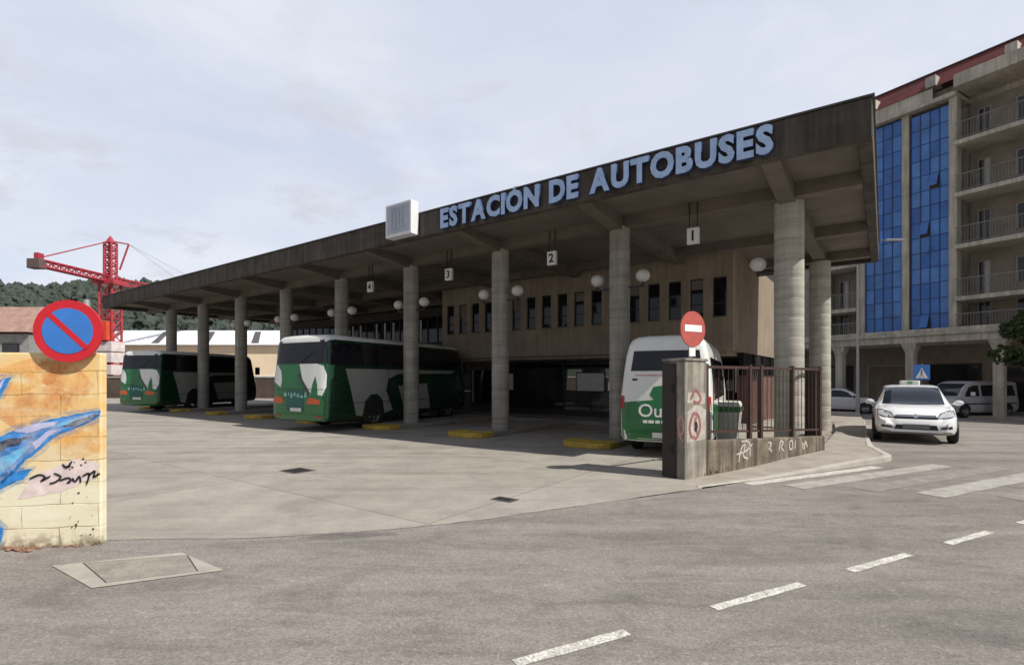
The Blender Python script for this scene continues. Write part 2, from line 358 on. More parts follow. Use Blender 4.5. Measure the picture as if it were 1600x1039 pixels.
# terrain sheet for the yard, straight back to the boundary wall
back = [(3.1,8.9), (6.7,11.6), tuple(S(.2,2)[:2]), tuple(S(.2,12)[:2]), tuple(S(62,12)[:2]), tuple(S(62,-12)[:2]), (-14,4.4)]
rough_edge = []
for (xa,ya),(xb,yb) in zip(edge, edge[1:]):
    for q in range(12):
        x_, y_ = xa+(xb-xa)*q/12, ya+(yb-ya)*q/12
        rough_edge.append((x_, y_ + .045*noise.noise(Vector((x_*2.2,y_,3))) + .02*noise.noise(Vector((x_*11,y_,7)))))
rough_edge.append(edge[-1])
bm = bmesh.new(); vs = [bm.verts.new((x,y,.004)) for x,y in rough_edge+back]; bm.faces.new(vs); bmesh.ops.triangulate(bm, faces=bm.faces)
me = bpy.data.meshes.new('forecourt'); bm.to_mesh(me); bm.free(); me.materials.append(M['lot'])
o = bpy.data.objects.new('forecourt', me); COL.objects.link(o); tag(o, kind='structure')
if me.polygons[0].normal.z < 0: me.flip_normals()

def flat(name, poly, z, m, parent=None):
    mb = MB(); n = len(poly); mb.add([(x,y,z) for x,y in poly], [tuple(range(n))]); return mb.build(name, m, parent)
# centre line and zebra
for k, t in enumerate((1.36, 2.96, 4.58, 6.2, 7.8, 9.4)):
    L = (.82,.98,.92,.88,.9,.9)[k]
    mb = MB(); n = 8
    rows = [[(*R(t+L*i/n, 2.635+random.uniform(-.006,.006)), .004), (*R(t+L*i/n, 2.72+random.uniform(-.006,.006)), .004)] for i in range(n+1)]
    mb.grid(rows)
    tag(mb.build('lane_dash', M['paintline']), kind='structure')
def m_worn(name, cov):
    m, nt, b = newmat(name); co = coords(nt)
    f = ramp(nt, nz(nt, co, 3.5, 9, .8), [(cov-.12, 0.0), (cov+.12, 1.0)])
    spk = ramp(nt, nz(nt, co, 55, 3, .8), [(.3, .75), (.7, 1.2)])
    c = mixc(nt, 1.0, mixc(nt, f, (.24,.22,.20), (.42,.40,.37)), spk, 'MULTIPLY'); nt.links.new(c, b.inputs['Base Color']); b.inputs['Roughness'].default_value = .88
    return m
M['worn1'] = m_worn('worn_paint', .45); M['worn2'] = m_worn('very_worn_paint', .62)
for o_, w, t0, t1, m in ((5.57,.20,6.9,10.4,'paintline'),(5.12,.34,7.35,11.7,'worn1'),(4.52,.34,8.1,12.4,'worn2'),(3.90,.36,8.55,12.6,'worn1'),(3.25,.36,9.3,13.2,'worn2'),(2.3,.36,10.2,14,'worn1')):
    mb = MB(); n = 14
    mb.grid([[(*R(t0+(t1-t0)*i/n, o_-w/2+random.uniform(-.01,.01)), .0045), (*R(t0+(t1-t0)*i/n, o_+w/2+random.uniform(-.01,.01)), .0045)] for i in range(n+1)])
    tag(mb.build('zebra_stripe', M[m]), kind='structure')

# pavement around the fence and along the side street
def resample(pts, n):
    P = [Vector(p) for p in pts]; d = [0]
    for i in range(len(P)-1): d.append(d[-1] + (P[i+1]-P[i]).length)
    out = []
    for k in range(n):
        t = d[-1]*k/(n-1); i = 0
        while i < len(d)-2 and d[i+1] < t: i += 1
        out.append(P[i].lerp(P[i+1], (t-d[i])/max(1e-9, d[i+1]-d[i])))
    return out
kerbA = [R(6.0,5.72), R(8.5,5.74), R(10.4,5.80), (7.28,10.14), (7.66,10.46), (7.88,10.92), (8.14,11.5), (8.6,12.4), (11.6,17.0), (15.6,23.0), (19.6,29.2), (22.6,33.6)]
innerB = [(3.0,8.55), (4.9,9.95), (5.9,10.55), (6.3,10.85), (6.6,11.1), (6.8,11.35), (6.95,11.6), tuple(S(1.0,4)[:2]), tuple(S(1.0,8)[:2]), tuple(S(1.6,15)[:2]), tuple(S(2.6,23)[:2]), tuple(S(3.4,28.5)[:2])]
A = []; B = []
kk = [(i, *p) for i, p in enumerate(kerbA)]
for i in range(len(kerbA)-1):
    for k in range(4):
        A.append(Vector(cr(kk, i+k/4))); B.append(Vector(innerB[i]).lerp(Vector(innerB[i+1]), k/4))
A.append(Vector(kerbA[-1])); B.append(Vector(innerB[-1]))
pv = MB(); kb = MB(); rp = []; rk = []
for i, (p, q) in enumerate(zip(A, B)):
    h = .012 + .09*smooth(1, 9, i)
    d = (q-p).normalized(); p2 = p + d*.14
    rp.append([(p2.x, p2.y, gz(*p2)+h-.006), (q.x, q.y, gz(*p2)+h-.006), (q.x, q.y, gz(*p2)-.6)])
    rk.append([(p.x, p.y, gz(*p)-.05), (p.x, p.y, gz(*p)+h-.01), (p.x+d.x*.015, p.y+d.y*.015, gz(*p)+h), (p2.x, p2.y, gz(*p2)+h), (p2.x, p2.y, gz(*p2)+h-.02)])
tag(pv.grid(rp).build('pavement', M['pave']), kind='structure')
tag(kb.grid(rk).build('kerb', M['kerb'], smooth_=40), kind='structure')

# utility cover in the pale collar, bottom left, and two small iron covers
c = thing('utility_cover', 'large square concrete cover set in a pale collar beside the graffiti wall', 'utility cover')
ou = [(-3.30,4.07),(-2.47,4.45),(-3.12,4.90),(-4.05,4.56)]; inn = [(-3.27,4.17),(-2.68,4.43),(-3.02,4.83),(-3.83,4.62)]
mb = MB()
mb.add([(x,y,.006) for x,y in ou]+[(x,y,.006) for x,y in inn], [(i,(i+1)%4,4+(i+1)%4,4+i) for i in range(4)]); mb.build('collar', M['lidframe'], c)
cen = (sum(p[0] for p in inn)/4, sum(p[1] for p in inn)/4)
inn2 = [(x+(cen[0]-x)*.035, y+(cen[1]-y)*.035) for x,y in inn]
mb = MB(); mb.add([(x,y,.004) for x,y in inn]+[(x,y,.0041) for x,y in inn2], [(i,(i+1)%4,4+(i+1)%4,4+i) for i in range(4)]); mb.build('joint', M['iron_cover'], c)
mb = MB().prism(inn2, .001, .0065); mb.build('lid', M['lid'], c)
def cover(cx, cy, w, d, label):
    t = thing('drain_cover', label, 'drain cover', (cx, cy, .004), TH)
    MB().box(-w/2-.05, w/2+.05, -d/2-.05, d/2+.05, -.002, .003).build('frame', M['iron_cover'], t)
    mb = MB(); n = 7
    for i in range(n): mb.box(-w/2+i*w/n, -w/2+(i+.6)*w/n, -d/2, d/2, .003, .008)
    mb.build('grate', M['black'], t)
cover(-3.83, 9.25, .40, .32, 'dark iron grate in the pale forecourt in front of the middle coach')
cover(-.10, 7.05, .24, .12, 'small dark iron grate near the road edge of the forecourt')

# ------------------------------------------------------------------ canopy
CN = [1.53 + 3.81*n for n in range(9)]; CB = 2.24; LEN = 35.1; DEP = 11.1
can = thing('station_canopy', 'long flat concrete bus station canopy on round columns with a dark stained fascia', 'canopy', (CX,CY,0), TH)
mb = MB()
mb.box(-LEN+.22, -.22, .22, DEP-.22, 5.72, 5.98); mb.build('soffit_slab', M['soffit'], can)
MB().box(-LEN+.2, -.2, .2, DEP-.2, 5.982, 6.12).build('roof_deck', M['rooftop'], can)
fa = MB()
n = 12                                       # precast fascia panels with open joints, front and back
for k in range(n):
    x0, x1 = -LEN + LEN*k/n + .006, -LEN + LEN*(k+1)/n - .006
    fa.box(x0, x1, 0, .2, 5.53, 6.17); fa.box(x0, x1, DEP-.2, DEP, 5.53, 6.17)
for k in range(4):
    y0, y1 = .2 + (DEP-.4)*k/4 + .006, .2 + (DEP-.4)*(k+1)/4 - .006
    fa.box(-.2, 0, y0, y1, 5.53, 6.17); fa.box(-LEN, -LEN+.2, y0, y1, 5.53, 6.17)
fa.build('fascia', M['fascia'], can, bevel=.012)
cp = MB(); cp.box(-LEN-.03, .03, -.03, .24, 6.172, 6.205); cp.box(-LEN-.03, .03, DEP-.24, DEP+.03, 6.172, 6.205)
cp.box(-.24, .03, .24, DEP-.24, 6.172, 6.205); cp.box(-LEN-.03, -LEN+.24, .24, DEP-.24, 6.172, 6.205); cp.build('roof_edge_cap', M['cap'], can)
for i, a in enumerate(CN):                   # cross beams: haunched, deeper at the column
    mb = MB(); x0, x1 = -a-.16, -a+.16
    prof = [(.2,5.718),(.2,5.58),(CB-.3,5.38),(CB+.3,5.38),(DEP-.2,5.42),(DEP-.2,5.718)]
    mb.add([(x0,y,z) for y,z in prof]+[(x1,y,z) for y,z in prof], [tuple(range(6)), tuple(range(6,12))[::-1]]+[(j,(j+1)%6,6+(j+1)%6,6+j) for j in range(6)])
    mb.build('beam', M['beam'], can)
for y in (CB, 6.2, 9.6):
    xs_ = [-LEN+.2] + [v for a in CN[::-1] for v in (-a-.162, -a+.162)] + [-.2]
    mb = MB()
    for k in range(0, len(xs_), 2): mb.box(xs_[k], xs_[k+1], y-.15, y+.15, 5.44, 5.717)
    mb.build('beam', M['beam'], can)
def column(a, b, r, z0):
    prof = [(r+.004, z0)]; z = z0
    while z < 5.2:
        prof += [(r+.004, z+.02), (r+.004, z+.40), (r-.004, z+.405), (r-.004, z+.418)]; z += .42
    prof += [(r, 5.38)]
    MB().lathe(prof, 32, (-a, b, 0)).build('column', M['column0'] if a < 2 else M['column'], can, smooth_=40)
for i, a in enumerate(CN): column(a, CB + (.31 if i == 0 else 0), .29 if i == 0 else .255, .01 if i == 0 else .02)
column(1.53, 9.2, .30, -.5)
for a in CN[5:]: column(a, 10.3, .24, 0)

# ------------------------------------------------------------------ station name
def text_mesh(txt, size, extrude, offset=0, res=3):
    cu = bpy.data.curves.new('t', 'FONT'); cu.body = txt; cu.size = size; cu.extrude = extrude; cu.offset = offset; cu.resolution_u = res
    ob = bpy.data.objects.new('t', cu); COL.objects.link(ob); dg = bpy.context.evaluated_depsgraph_get()
    me = bpy.data.meshes.new_from_object(ob.evaluated_get(dg)); bpy.data.objects.remove(ob); bpy.data.curves.remove(cu)
    return me
sg = thing('station_name_sign', 'raised pale blue capital letters reading ESTACIÓN DE AUTOBUSES along the canopy fascia', 'sign lettering', (CX,CY,0), TH)
TXT = 'ESTACIÓN DE AUTOBUSES'
A0, A1, ZB, CAPH = 9.36, 1.42, 5.59, .515
wd = {}
metr = []
x = 0
for ch in TXT.replace('Ó','O'):
    if ch == ' ': x += .42; metr.append(None); continue
    me = text_mesh(ch, 1.0, .0, .05); xx = [v.co.x for v in me.vertices]; yy = [v.co.y for v in me.vertices]
    w = max(xx)-min(xx); metr.append((x, min(xx), w)); x += w + .06
tot = x - .06; sx = (A0-A1)/tot
ref = text_mesh('E', 1.0, 0, .05); caph = max(v.co.y for v in ref.vertices) - min(v.co.y for v in ref.vertices)
y0r = min(v.co.y for v in ref.vertices)
sz = CAPH/caph
for ch0, mt in zip(TXT, metr):
    ch = 'O' if ch0 == 'Ó' else ch0
    if not mt: continue
    me = text_mesh(ch, 1.0, .045, .05)
    for v in me.vertices:
        X, Y, Z = v.co
        Zt = (Y-y0r)*sz
        v.co = (-A0 + (mt[0] + X - mt[1])*sx, -.075 - Z, ZB + Zt)
    me.materials.clear(); me.materials.append(M['letter']); me.materials.append(M['letterside'])
    me.update()
    for p in me.polygons: p.material_index = 0 if p.normal.y < -.7 else 1
    if ch0 == 'Ó':                            # low flat accent squeezed under the roof edge
        bm = bmesh.new(); bm.from_mesh(me); xm = -A0 + (mt[0]+mt[2]/2)*sx
        q = [(xm-.05,CAPH+.012),(xm+.03,CAPH+.012),(xm+.10,CAPH+.075),(xm+.0,CAPH+.075)]
        vs_ = [bm.verts.new((a_,-.12,ZB+b_)) for a_,b_ in q]; f_ = bm.faces.new(vs_); f_.material_index = 0; bm.to_mesh(me); bm.free()
    me.name = 'letter'; ob = bpy.data.objects.new('letter', me); COL.objects.link(ob); ob.parent = sg
# square box sign riding on the fascia
bs = thing('box_sign', 'square white box sign with grey emblem on the canopy fascia left of the lettering', 'sign', S(10.77,0,5.58), TH)
MB().box(-.515,.515,-.32,-.035,0,.92).build('box', M['whitepl'], bs, bevel=.015)
MB().box(-.44,.46,-.326,-.321,.09,.86).build('face_panel', M['greypl'], bs)
em = MB()
for (x0,x1,z0,z1) in ((-.26,-.19,.25,.70),(-.12,-.05,.25,.70),(.02,.09,.25,.70),(.16,.23,.25,.70),(-.30,.27,.18,.225),(-.30,.27,.73,.775)): em.box(x0,x1,-.330,-.327,z0,z1)
em.build('emblem', mat('emblem_grey', (.33,.38,.45), .5), bs)

# ------------------------------------------------------------------ station building
bd = thing('station_building', 'brown rendered two storey station building with a row of narrow windows under the canopy', 'building', (CX,CY,0), TH)
WA0, WA1, WB = 3.67, 16.0, 7.0
GB = 8.6
wp = .715; wx = [-15.72 + wp*k for k in range(17)]     # window left edges
ww = .42; wz0, wz1 = 3.60, 4.86
mb = MB(); top = 5.715
mb.box(-WA1, -WA0, WB, WB+.25, 2.52, wz0); mb.box(-WA1, -WA0, WB, WB+.25, wz1, top)
prev = -WA1
for x in wx: mb.box(prev, x, WB, WB+.25, wz0, wz1); prev = x+ww
mb.box(prev, -WA0, WB, WB+.25, wz0, wz1)
mb.box(-WA1, -WA1+.25, WB+.25, 11.0, 2.52, top)
mb.box(-WA1, -WA0-.25, WB+.25, 11.0, 2.40, 2.52)       # underside of the upper floor
mb.build('upper_wall', M['swall'], bd)
for i, x in enumerate(wx):
    f = MB().box(x, x+.03, WB+.08, WB+.14, wz0, wz1).box(x+ww-.03, x+ww, WB+.08, WB+.14, wz0, wz1).box(x+.03, x+ww-.03, WB+.08, WB+.14, wz0, wz0+.04).box(x+.03, x+ww-.03, WB+.08, WB+.14, wz1-.04, wz1).box(x+.03,x+ww-.03,WB+.08,WB+.14,wz0+.42,wz0+.45).build('window', M['frame'], bd)
    MB().box(x+.03, x+ww-.03, WB+.10, WB+.12, wz0+.04, wz1-.04).build('pane', M['tint'], f)
    if i in (1,4,5,9,12,15): MB().box(x+.03, x+ww-.03, WB+.086, WB+.097, wz1-.04-(.3,.55,.42)[i%3], wz1-.041).build('blind', M['dimblind'], f)
    MB().box(x-.02, x+ww+.02, WB-.04, WB+.08, wz0-.05, wz0-.002).build('sill', M['swall2'], f)
ew = MB(); ew.box(-WA0-.25, -WA0, WB+.25, 24, 2.52, top); ew.build('end_wall', M['swall2'], bd)
MB().box(-WA0-.25,-WA0-.02,GB+.1,24,-.8,1.75).build('plinth_wall', M['groundwall'], bd)
MB().box(-WA0-.2,-WA0-.06,GB+.1,24,1.75,2.52).build('glazed_strip', M['shopglass'], bd)
mb = MB().box(-WA0-.055,-WA0-.008,GB+.1,24,1.72,1.77)
for k in range(9): mb.box(-WA0-.05,-WA0-.01,GB+.1+k*1.7,GB+.2+k*1.7,1.75,2.52)
mb.build('glazing_bars', M['frame'], bd)
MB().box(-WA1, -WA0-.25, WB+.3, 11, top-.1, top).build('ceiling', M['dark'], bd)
# ground floor: recessed shopfront, see-through hall with bright back windows
HB = 15
fr = MB(); gl = MB()
xx = -WA1 + .3; k = 0
cols = []
while xx < -WA0-.35:
    w = 1.25; cols.append((xx, min(xx+w, -WA0-.3))); xx += w
for x0, x1 in cols:
    fr.box(x0, x0+.06, GB, GB+.08, .13, 2.38); fr.box(x0+.06, x1, GB+.01, GB+.07, 2.02, 2.09); fr.box(x0+.06, x1, GB+.01, GB+.07, .13, .35)
fr.build('shopfront_frame', M['frame'], bd)
m, nt, b = newmat('clear_glass'); b.inputs['Base Color'].default_value = (.5,.52,.52,1); b.inputs['Transmission Weight'].default_value = .92; b.inputs['Roughness'].default_value = .02; b.inputs['IOR'].default_value = 1.25
M['clear'] = m
for i, (x0, x1) in enumerate(cols):
    solid = i in (0, 1, 2, 3, 6, 9)
    MB().box(x0+.06, x1, GB+.03, GB+.045, .35, 2.02).build('shop_pane', M['shopglass'] if solid else M['clear'], bd)
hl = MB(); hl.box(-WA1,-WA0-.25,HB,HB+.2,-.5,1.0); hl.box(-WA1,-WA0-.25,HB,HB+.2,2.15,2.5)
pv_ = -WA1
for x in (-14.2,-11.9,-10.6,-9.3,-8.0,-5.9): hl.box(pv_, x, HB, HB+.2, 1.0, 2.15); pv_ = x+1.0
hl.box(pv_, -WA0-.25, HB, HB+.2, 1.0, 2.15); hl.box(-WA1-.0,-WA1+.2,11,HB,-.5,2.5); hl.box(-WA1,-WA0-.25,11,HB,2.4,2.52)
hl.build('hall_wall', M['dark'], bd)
MB().box(-WA1+.2, -WA0-.26, GB+.1, HB, .10, .129).build('hall_floor', M['floor'], bd)
# rear glazed block beyond the corner
rb = MB(); rb.box(-33.5,-16.05,9.6,9.85,2.55,3.55); rb.box(-33.5,-16.05,9.6,9.85,4.9,5.35); rb.box(-33.5,-33.25,9.85,10.9,-.2,5.35); rb.box(-33.5,-16.05,9.65,9.85,-.2,1.0)
rb.box(-33.5,-16.05,10.7,10.9,1.0,5.35)
rb.build('rear_block_wall', mat('rear_block', (.06,.052,.045), .9), bd)
for k in range(24):
    x = -33.3 + .72*k
    f = MB().box(x, x+.07, 9.66, 9.76, 3.55, 4.9).build('window', M['frame'], bd)
    MB().box(x+.07, x+.72, 9.70, 9.72, 3.55, 4.9).build('pane', M['tint'], f)
    if k in (9,10,11,13,14,15,17,18): MB().box(x+.16, x+.30, 9.675, 9.695, 3.62, 4.78).build('blind', M['blind'], f)  # pale strips painted for the sky seen through the far windows
conc = MB(); conc.box(-16.2, -3.5, 6.4, GB, -.3, .128); tag(conc.build('concourse', M['floor'], loc=(CX,CY,0), rz=TH), kind='structure')
for a_, w_, lab in ((13.6,.9,'small pale notice board on the dark shopfront beside the nearer coach'),(9.4,1.3,'wide pale notice board on the dark shopfront behind the middle columns')):
    nb_ = thing('notice_board', lab, 'notice board', S(a_, GB-.03, 1.1), TH)
    MB().box(-w_/2,w_/2,-.02,.025,0,.8).build('frame', M['frame'], nb_)
    MB().box(-w_/2+.05,w_/2-.05,-.026,-.021,.05,.75).build('sheet', M['blind'], nb_)
# drainpipe on the window wall
dp = thing('drain_pipe', 'thin pale drain pipe on the brown window wall', 'drain pipe', S(7.6,6.93,2.52), TH)
MB().tube((0,0,0),(0,0,2.85),.045,10).build('pipe', M['swall2'], dp, smooth_=40)
MB().box(-.06,.06,-.02,.065,1.3,1.34).build('bracket', M['frame'], dp)
# blue bench in the shade
bn = thing('waiting_bench', 'blue waiting bench in the shade outside the station shopfront', 'bench', S(6.9,7.6,.128), TH)
for k in range(3): MB().box(-.8+.55*k,-.8+.55*k+.5,-.22,.2,.42,.46).box(-.8+.55*k,-.8+.55*k+.5,.17,.21,.46,.85).build('seat', M['bluebench'], bn, bevel=.02)
MB().box(-.82,.87,-.04,.02,.36,.418).box(-.6,-.55,-.2,.18,0,.36).box(.6,.65,-.2,.18,0,.36).build('frame', M['frame'], bn)

# ------------------------------------------------------------------ bay islands, lamps, bay signs
ORD = ['first','second','third','fourth','fifth','sixth','seventh','eighth','ninth']
for i, a in enumerate(CN):
    if i == 0: continue
    ca, wdt = (a+.3, 1.3) if i < 6 else (a, .74)
    t = thing('bay_island', f"raised concrete bay island with yellow nose under the {ORD[i]} column from the canopy's right end", 'traffic island', S(ca, .7), TH, 'raised islands between the bus bays')
    h = wdt/2; y1 = 5.4
    MB().prism([(-h,.75),(h,.75),(h,y1),(-h,y1)], 0, .135).build('slab', M['island'], t, bevel=.02)
    nose = [(-h,.748),(-h,.35)] + [(-h*math.cos(q), .35-.35*math.sin(q)) for q in [PI*k/10 for k in range(1,10)]] + [(h,.35),(h,.748)]
    MB().prism(nose, 0, .14).build('yellow_nose', M['yellow'], t, bevel=.025)
for i in range(7):
    a = CN[i]; t = thing('globe_lamp', ('single white globe lamp on the' if i == 0 else 'pair of white globe lamps on the') + f" {ORD[i]} column from the canopy's right end", 'lamp', S(a, CB + (.31 if i == 0 else 0), 3.95), TH, 'globe lamps on the canopy columns')
    r = .29 if i == 0 else .255
    sides = (-1,) if i == 0 else (-1, 1)
    br = MB(); 
    for s in sides:
        br.box(s*r if s > 0 else -.64, .64 if s > 0 else -r, -.02, .02, -.02, .02); br.tube((s*.62,0,0),(s*.62,0,.09),.035,8)
    br.build('bracket', M['frame'], t)
    for s in sides:
        pr = [(.175*math.sin(PI*k/16)+1e-4, .09+.16-.16*math.cos(PI*k/16)) for k in range(17)]
        MB().lathe(pr, 24, (s*.62,0,0)).build('globe', M['globe'], t, smooth_=True)
for i in range(4):
    a = (CN[i]+CN[i+1])/2
    t = thing('bay_number_sign', f'hanging white bay number box reading {i+1}', 'bay sign', S(a, CB-.18, 4.75), TH, 'bay number signs hanging from the canopy')
    MB().box(-.135,.135,-.05,.05,0,.37).build('box', M['white'], t, bevel=.008)
    MB().tube((-.09,0,.37),(-.09,0,.965),.012,6).tube((.09,0,.37),(.09,0,.965),.012,6).build('hanger', M['frame'], t)
    me = text_mesh(str(i+1), .33, .002, .008); xs2 = [v.co.x for v in me.vertices]; ys2 = [v.co.y for v in me.vertices]; mx = (min(xs2)+max(xs2))/2; my = (min(ys2)+max(ys2))/2
    for v in me.vertices: v.co = (v.co.x-mx, -.0525-v.co.z, v.co.y-my+.185)
    me.materials.clear(); me.materials.append(M['frame']); ob = bpy.data.objects.new('number', me); COL.objects.link(ob); ob.parent = t

# ------------------------------------------------------------------ conforming patches
def bvh_of(ob):
    me = ob.data; return BVHTree.FromPolygons([v.co.copy() for v in me.vertices], [tuple(p.vertices) for p in me.polygons])
def patch(name, poly, bvh, view, m, parent, eps=.004, cell=.12):
    """poly in the 2-D plane of view: 'rear' (x,z) shot along +y, 'front' (x,z) along -y, 'right' (y,z) along -x, 'left' (y,z) along +x, 'top' (x,y) along -z"""
    us = [p[0] for p in poly]; vs = [p[1] for p in poly]; pts = []
    P = [Vector(p) for p in poly]
    for i in range(len(P)):
        a, b = P[i], P[(i+1)%len(P)]; n = max(1, int((b-a).length/cell))
        pts += [a.lerp(b, k/n) for k in range(n)]
    ne = len(pts); edges = [(i, (i+1)%ne) for i in range(ne)]
    u = min(us)+cell*.5
    while u < max(us):
        v = min(vs)+cell*.5
        while v < max(vs): pts.append(Vector((u, v))); v += cell
        u += cell
    vo, eo, fo, *_ = delaunay_2d_cdt(pts, edges, [], 1, 1e-5)
    mb = MB(); out = []; okv = []
    for p in vo:
        O, D = {'rear': ((p.x,-9,p.y),(0,1,0)), 'front': ((p.x,30,p.y),(0,-1,0)), 'right': ((9,p.x,p.y),(-1,0,0)), 'left': ((-9,p.x,p.y),(1,0,0)), 'top': ((p.x,p.y,9),(0,0,-1))}[view]
        h, nrm, idx, dist = bvh.ray_cast(Vector(O), Vector(D))
        okv.append(h is not None)
        if h is None: h = Vector(O); nrm = Vector(D)
        if nrm.dot(Vector(D)) > 0: nrm = -nrm
        out.append(h + (nrm*.6 - Vector(D)*.4).normalized()*eps)
    mb.add(out, [f for f in fo if all(okv[i] for i in f)])
    ob = mb.build(name, m, parent, smooth_=True)
    bm = bmesh.new(); bm.from_mesh(ob.data); left = set(bm.verts); best = []
    while left:
        st = [left.pop()]; comp = []
        while st:
            v = st.pop(); comp.append(v)
            for e_ in v.link_edges:
                o_ = e_.other_vert(v)
                if o_ in left: left.discard(o_); st.append(o_)
        if len(comp) > len(best): best = comp
    keep = set(best); bmesh.ops.delete(bm, geom=[v for v in bm.verts if v not in keep], context='VERTS'); bm.to_mesh(ob.data); bm.free()
    return ob
def patch_text(name, txt, size, bvh, view, m, parent, cu, cv, eps=.007, bold=.01):
    me = text_mesh(txt, size, 0, bold); xs2 = [v.co.x for v in me.vertices]; ys2 = [v.co.y for v in me.vertices]
    mx = (min(xs2)+max(xs2))/2; my = (min(ys2)+max(ys2))/2
    for v in me.vertices:
        px, pz = v.co.x-mx+cu, v.co.y-my+cv
        h, nrm, *_ = bvh.ray_cast(Vector((px,-9,pz)), Vector((0,1,0)))
        v.co = (px, (h.y if h else 0)-eps, pz)
    me.materials.clear(); me.materials.append(m); ob = bpy.data.objects.new(name, me); COL.objects.link(ob); ob.parent = parent; return ob
def wheel(parent, x, y, r, w):
    s = 1 if x > 0 else -1
    hub = MB()
    pr = [(r*.62, -w/2), (r*.9, -w/2), (r, -w*.35), (r, w*.35), (r*.9, w/2), (r*.62, w/2), (r*.6, w*.3)]
    def rot(mb):
        mb.v = [(x + s*q[2], y + q[1], r + q[0]) for q in mb.v]; return mb
    wl = rot(MB().lathe([(.01,-w*.3),(r*.3,-w*.3),(r*.3,w*.1),(r*.12,w*.36),(.01,w*.36)], 16)).build('wheel', M['blackgloss'], parent, smooth_=40)
    rot(MB().lathe(pr, 28)).build('tyre', M['black'], wl, smooth_=40)
    rim = MB().lathe([(r*.60,w*.1),(r*.62,w*.44),(r*.56,w*.42),(r*.53,w*.2)], 28)
    for k in range(6):
        a = 2*PI*k/6; c, sn = math.cos(a), math.sin(a); q = r*.055
        for (u0,u1,z0,z1) in ((r*.08, r*.56, w*.25, w*.38),):
            rim.add([(u0*c-q*sn*sg_, u0*sn+q*c*sg_, z) for z in (z0, z1) for sg_ in (-1, 1)]+[(u1*c-q*sn*sg_, u1*sn+q*c*sg_, z) for z in (z0, z1) for sg_ in (-1, 1)],
                    [(0,1,3,2),(4,6,7,5),(0,4,5,1),(2,3,7,6),(0,2,6,4),(1,5,7,3)])
    rot(rim).build('rim', M['rim'], wl, smooth_=30)
    return wl
def arch(name, poly_c, r, bvh, view, parent, zmin=.2):
    cy, cz = poly_c; pts = [(cy+r*math.cos(PI*k/16*1.0), max(zmin, cz+r*math.sin(PI*k/16))) for k in range(17)]
    return patch(name, pts, bvh, view, M['black'], parent, .003, .1)

# ------------------------------------------------------------------ buses
def bus_body(W, L, H, lean_r, lean_f, tumble, roofr, zb=.30):
    w = W/2
    half = [(0,zb),(w*.6,zb),(w*.93,zb+.02),(w*.99,zb+.12),(w,zb+.3),(w,1.0),(w*.998,1.3),(w*(1-tumble*.35),1.75),(w*(1-tumble*.75),2.15),(w*(1-tumble),H-roofr),
            (w*(1-tumble)-roofr*.10,H-roofr*.6),(w*(1-tumble)-roofr*.32,H-roofr*.27),(w*(1-tumble)-roofr*.75,H-roofr*.08),(w*.45,H-.008),(0,H)]
    prof = half + [(-x,z) for x,z in half[-2:0:-1]]
    st = [(-.02,.55),(0,.80),(.02,.90),(.06,.955),(.14,.985),(.3,1),(1,1)] + [(1+ (L-2)*k/10, 1) for k in range(1,10)] + [(L-1,1),(L-.4,.985),(L-.2,.955),(L-.08,.90),(L,.78),(L+.02,.5)]
    rows = []
    zc = (H+zb)/2
    for y, s in st:
        row = []
        for x, z in prof:
            s2 = s; X = x*s2; Zs = zc + (z-zc)*(1-(1-s2)*.8)
            yy = y
            if y < 2: yy += lean_r*max(0, Zs-1.2)*(1-smooth(0,2,y))
            if y > L-2: yy -= lean_f*max(0, Zs-1.1)*smooth(L-2, L, y)
            row.append((X, yy, Zs))
        rows.append(row)
    return rows, prof
def make_bus(name, label, W, L, H, lean_r, lean_f, tumble, roofr, lower, roofz, loc, heading, group=None):
    t = thing(name, label, 'bus', loc, -math.radians(heading), group)
    rows, prof = bus_body(W, L, H, lean_r, lean_f, tumble, roofr)
    m = len(prof); whole = MB().grid(rows, close=True); nb = len(rows)
    c0 = len(whole.v); whole.v.append((0, rows[0][0][1]-.005+lean_r*max(0,H/2-.9), (H+.3)/2)); whole.v.append((0, L-lean_f*max(0,H/2-.9), (H+.3)/2))
    for j in range(m):
        whole.f.append((c0, j, (j+1)%m)); whole.m.append(0); whole.f.append((c0+1, (nb-1)*m+(j+1)%m, (nb-1)*m+j)); whole.m.append(0)
    bvh = BVHTree.FromPolygons([Vector(v) for v in whole.v], whole.f)
    lo = MB(); up = MB(); lo.v = whole.v; up.v = whole.v
    for f in whole.f:
        z = sum(whole.v[i][2] for i in f)/len(f)
        (up if z > roofz else lo).f.append(f)
    lo.m = [0]*len(lo.f); up.m = [0]*len(up.f)
    def clean(ob):
        bm = bmesh.new(); bm.from_mesh(ob.data); bmesh.ops.delete(bm, geom=[v for v in bm.verts if not v.link_faces], context='VERTS'); bm.to_mesh(ob.data); bm.free(); return ob
    clean(lo.build('body', lower, t, smooth_=50)); clean(up.build('roof', M['buswhite'], t, smooth_=50))
    return t, bvh
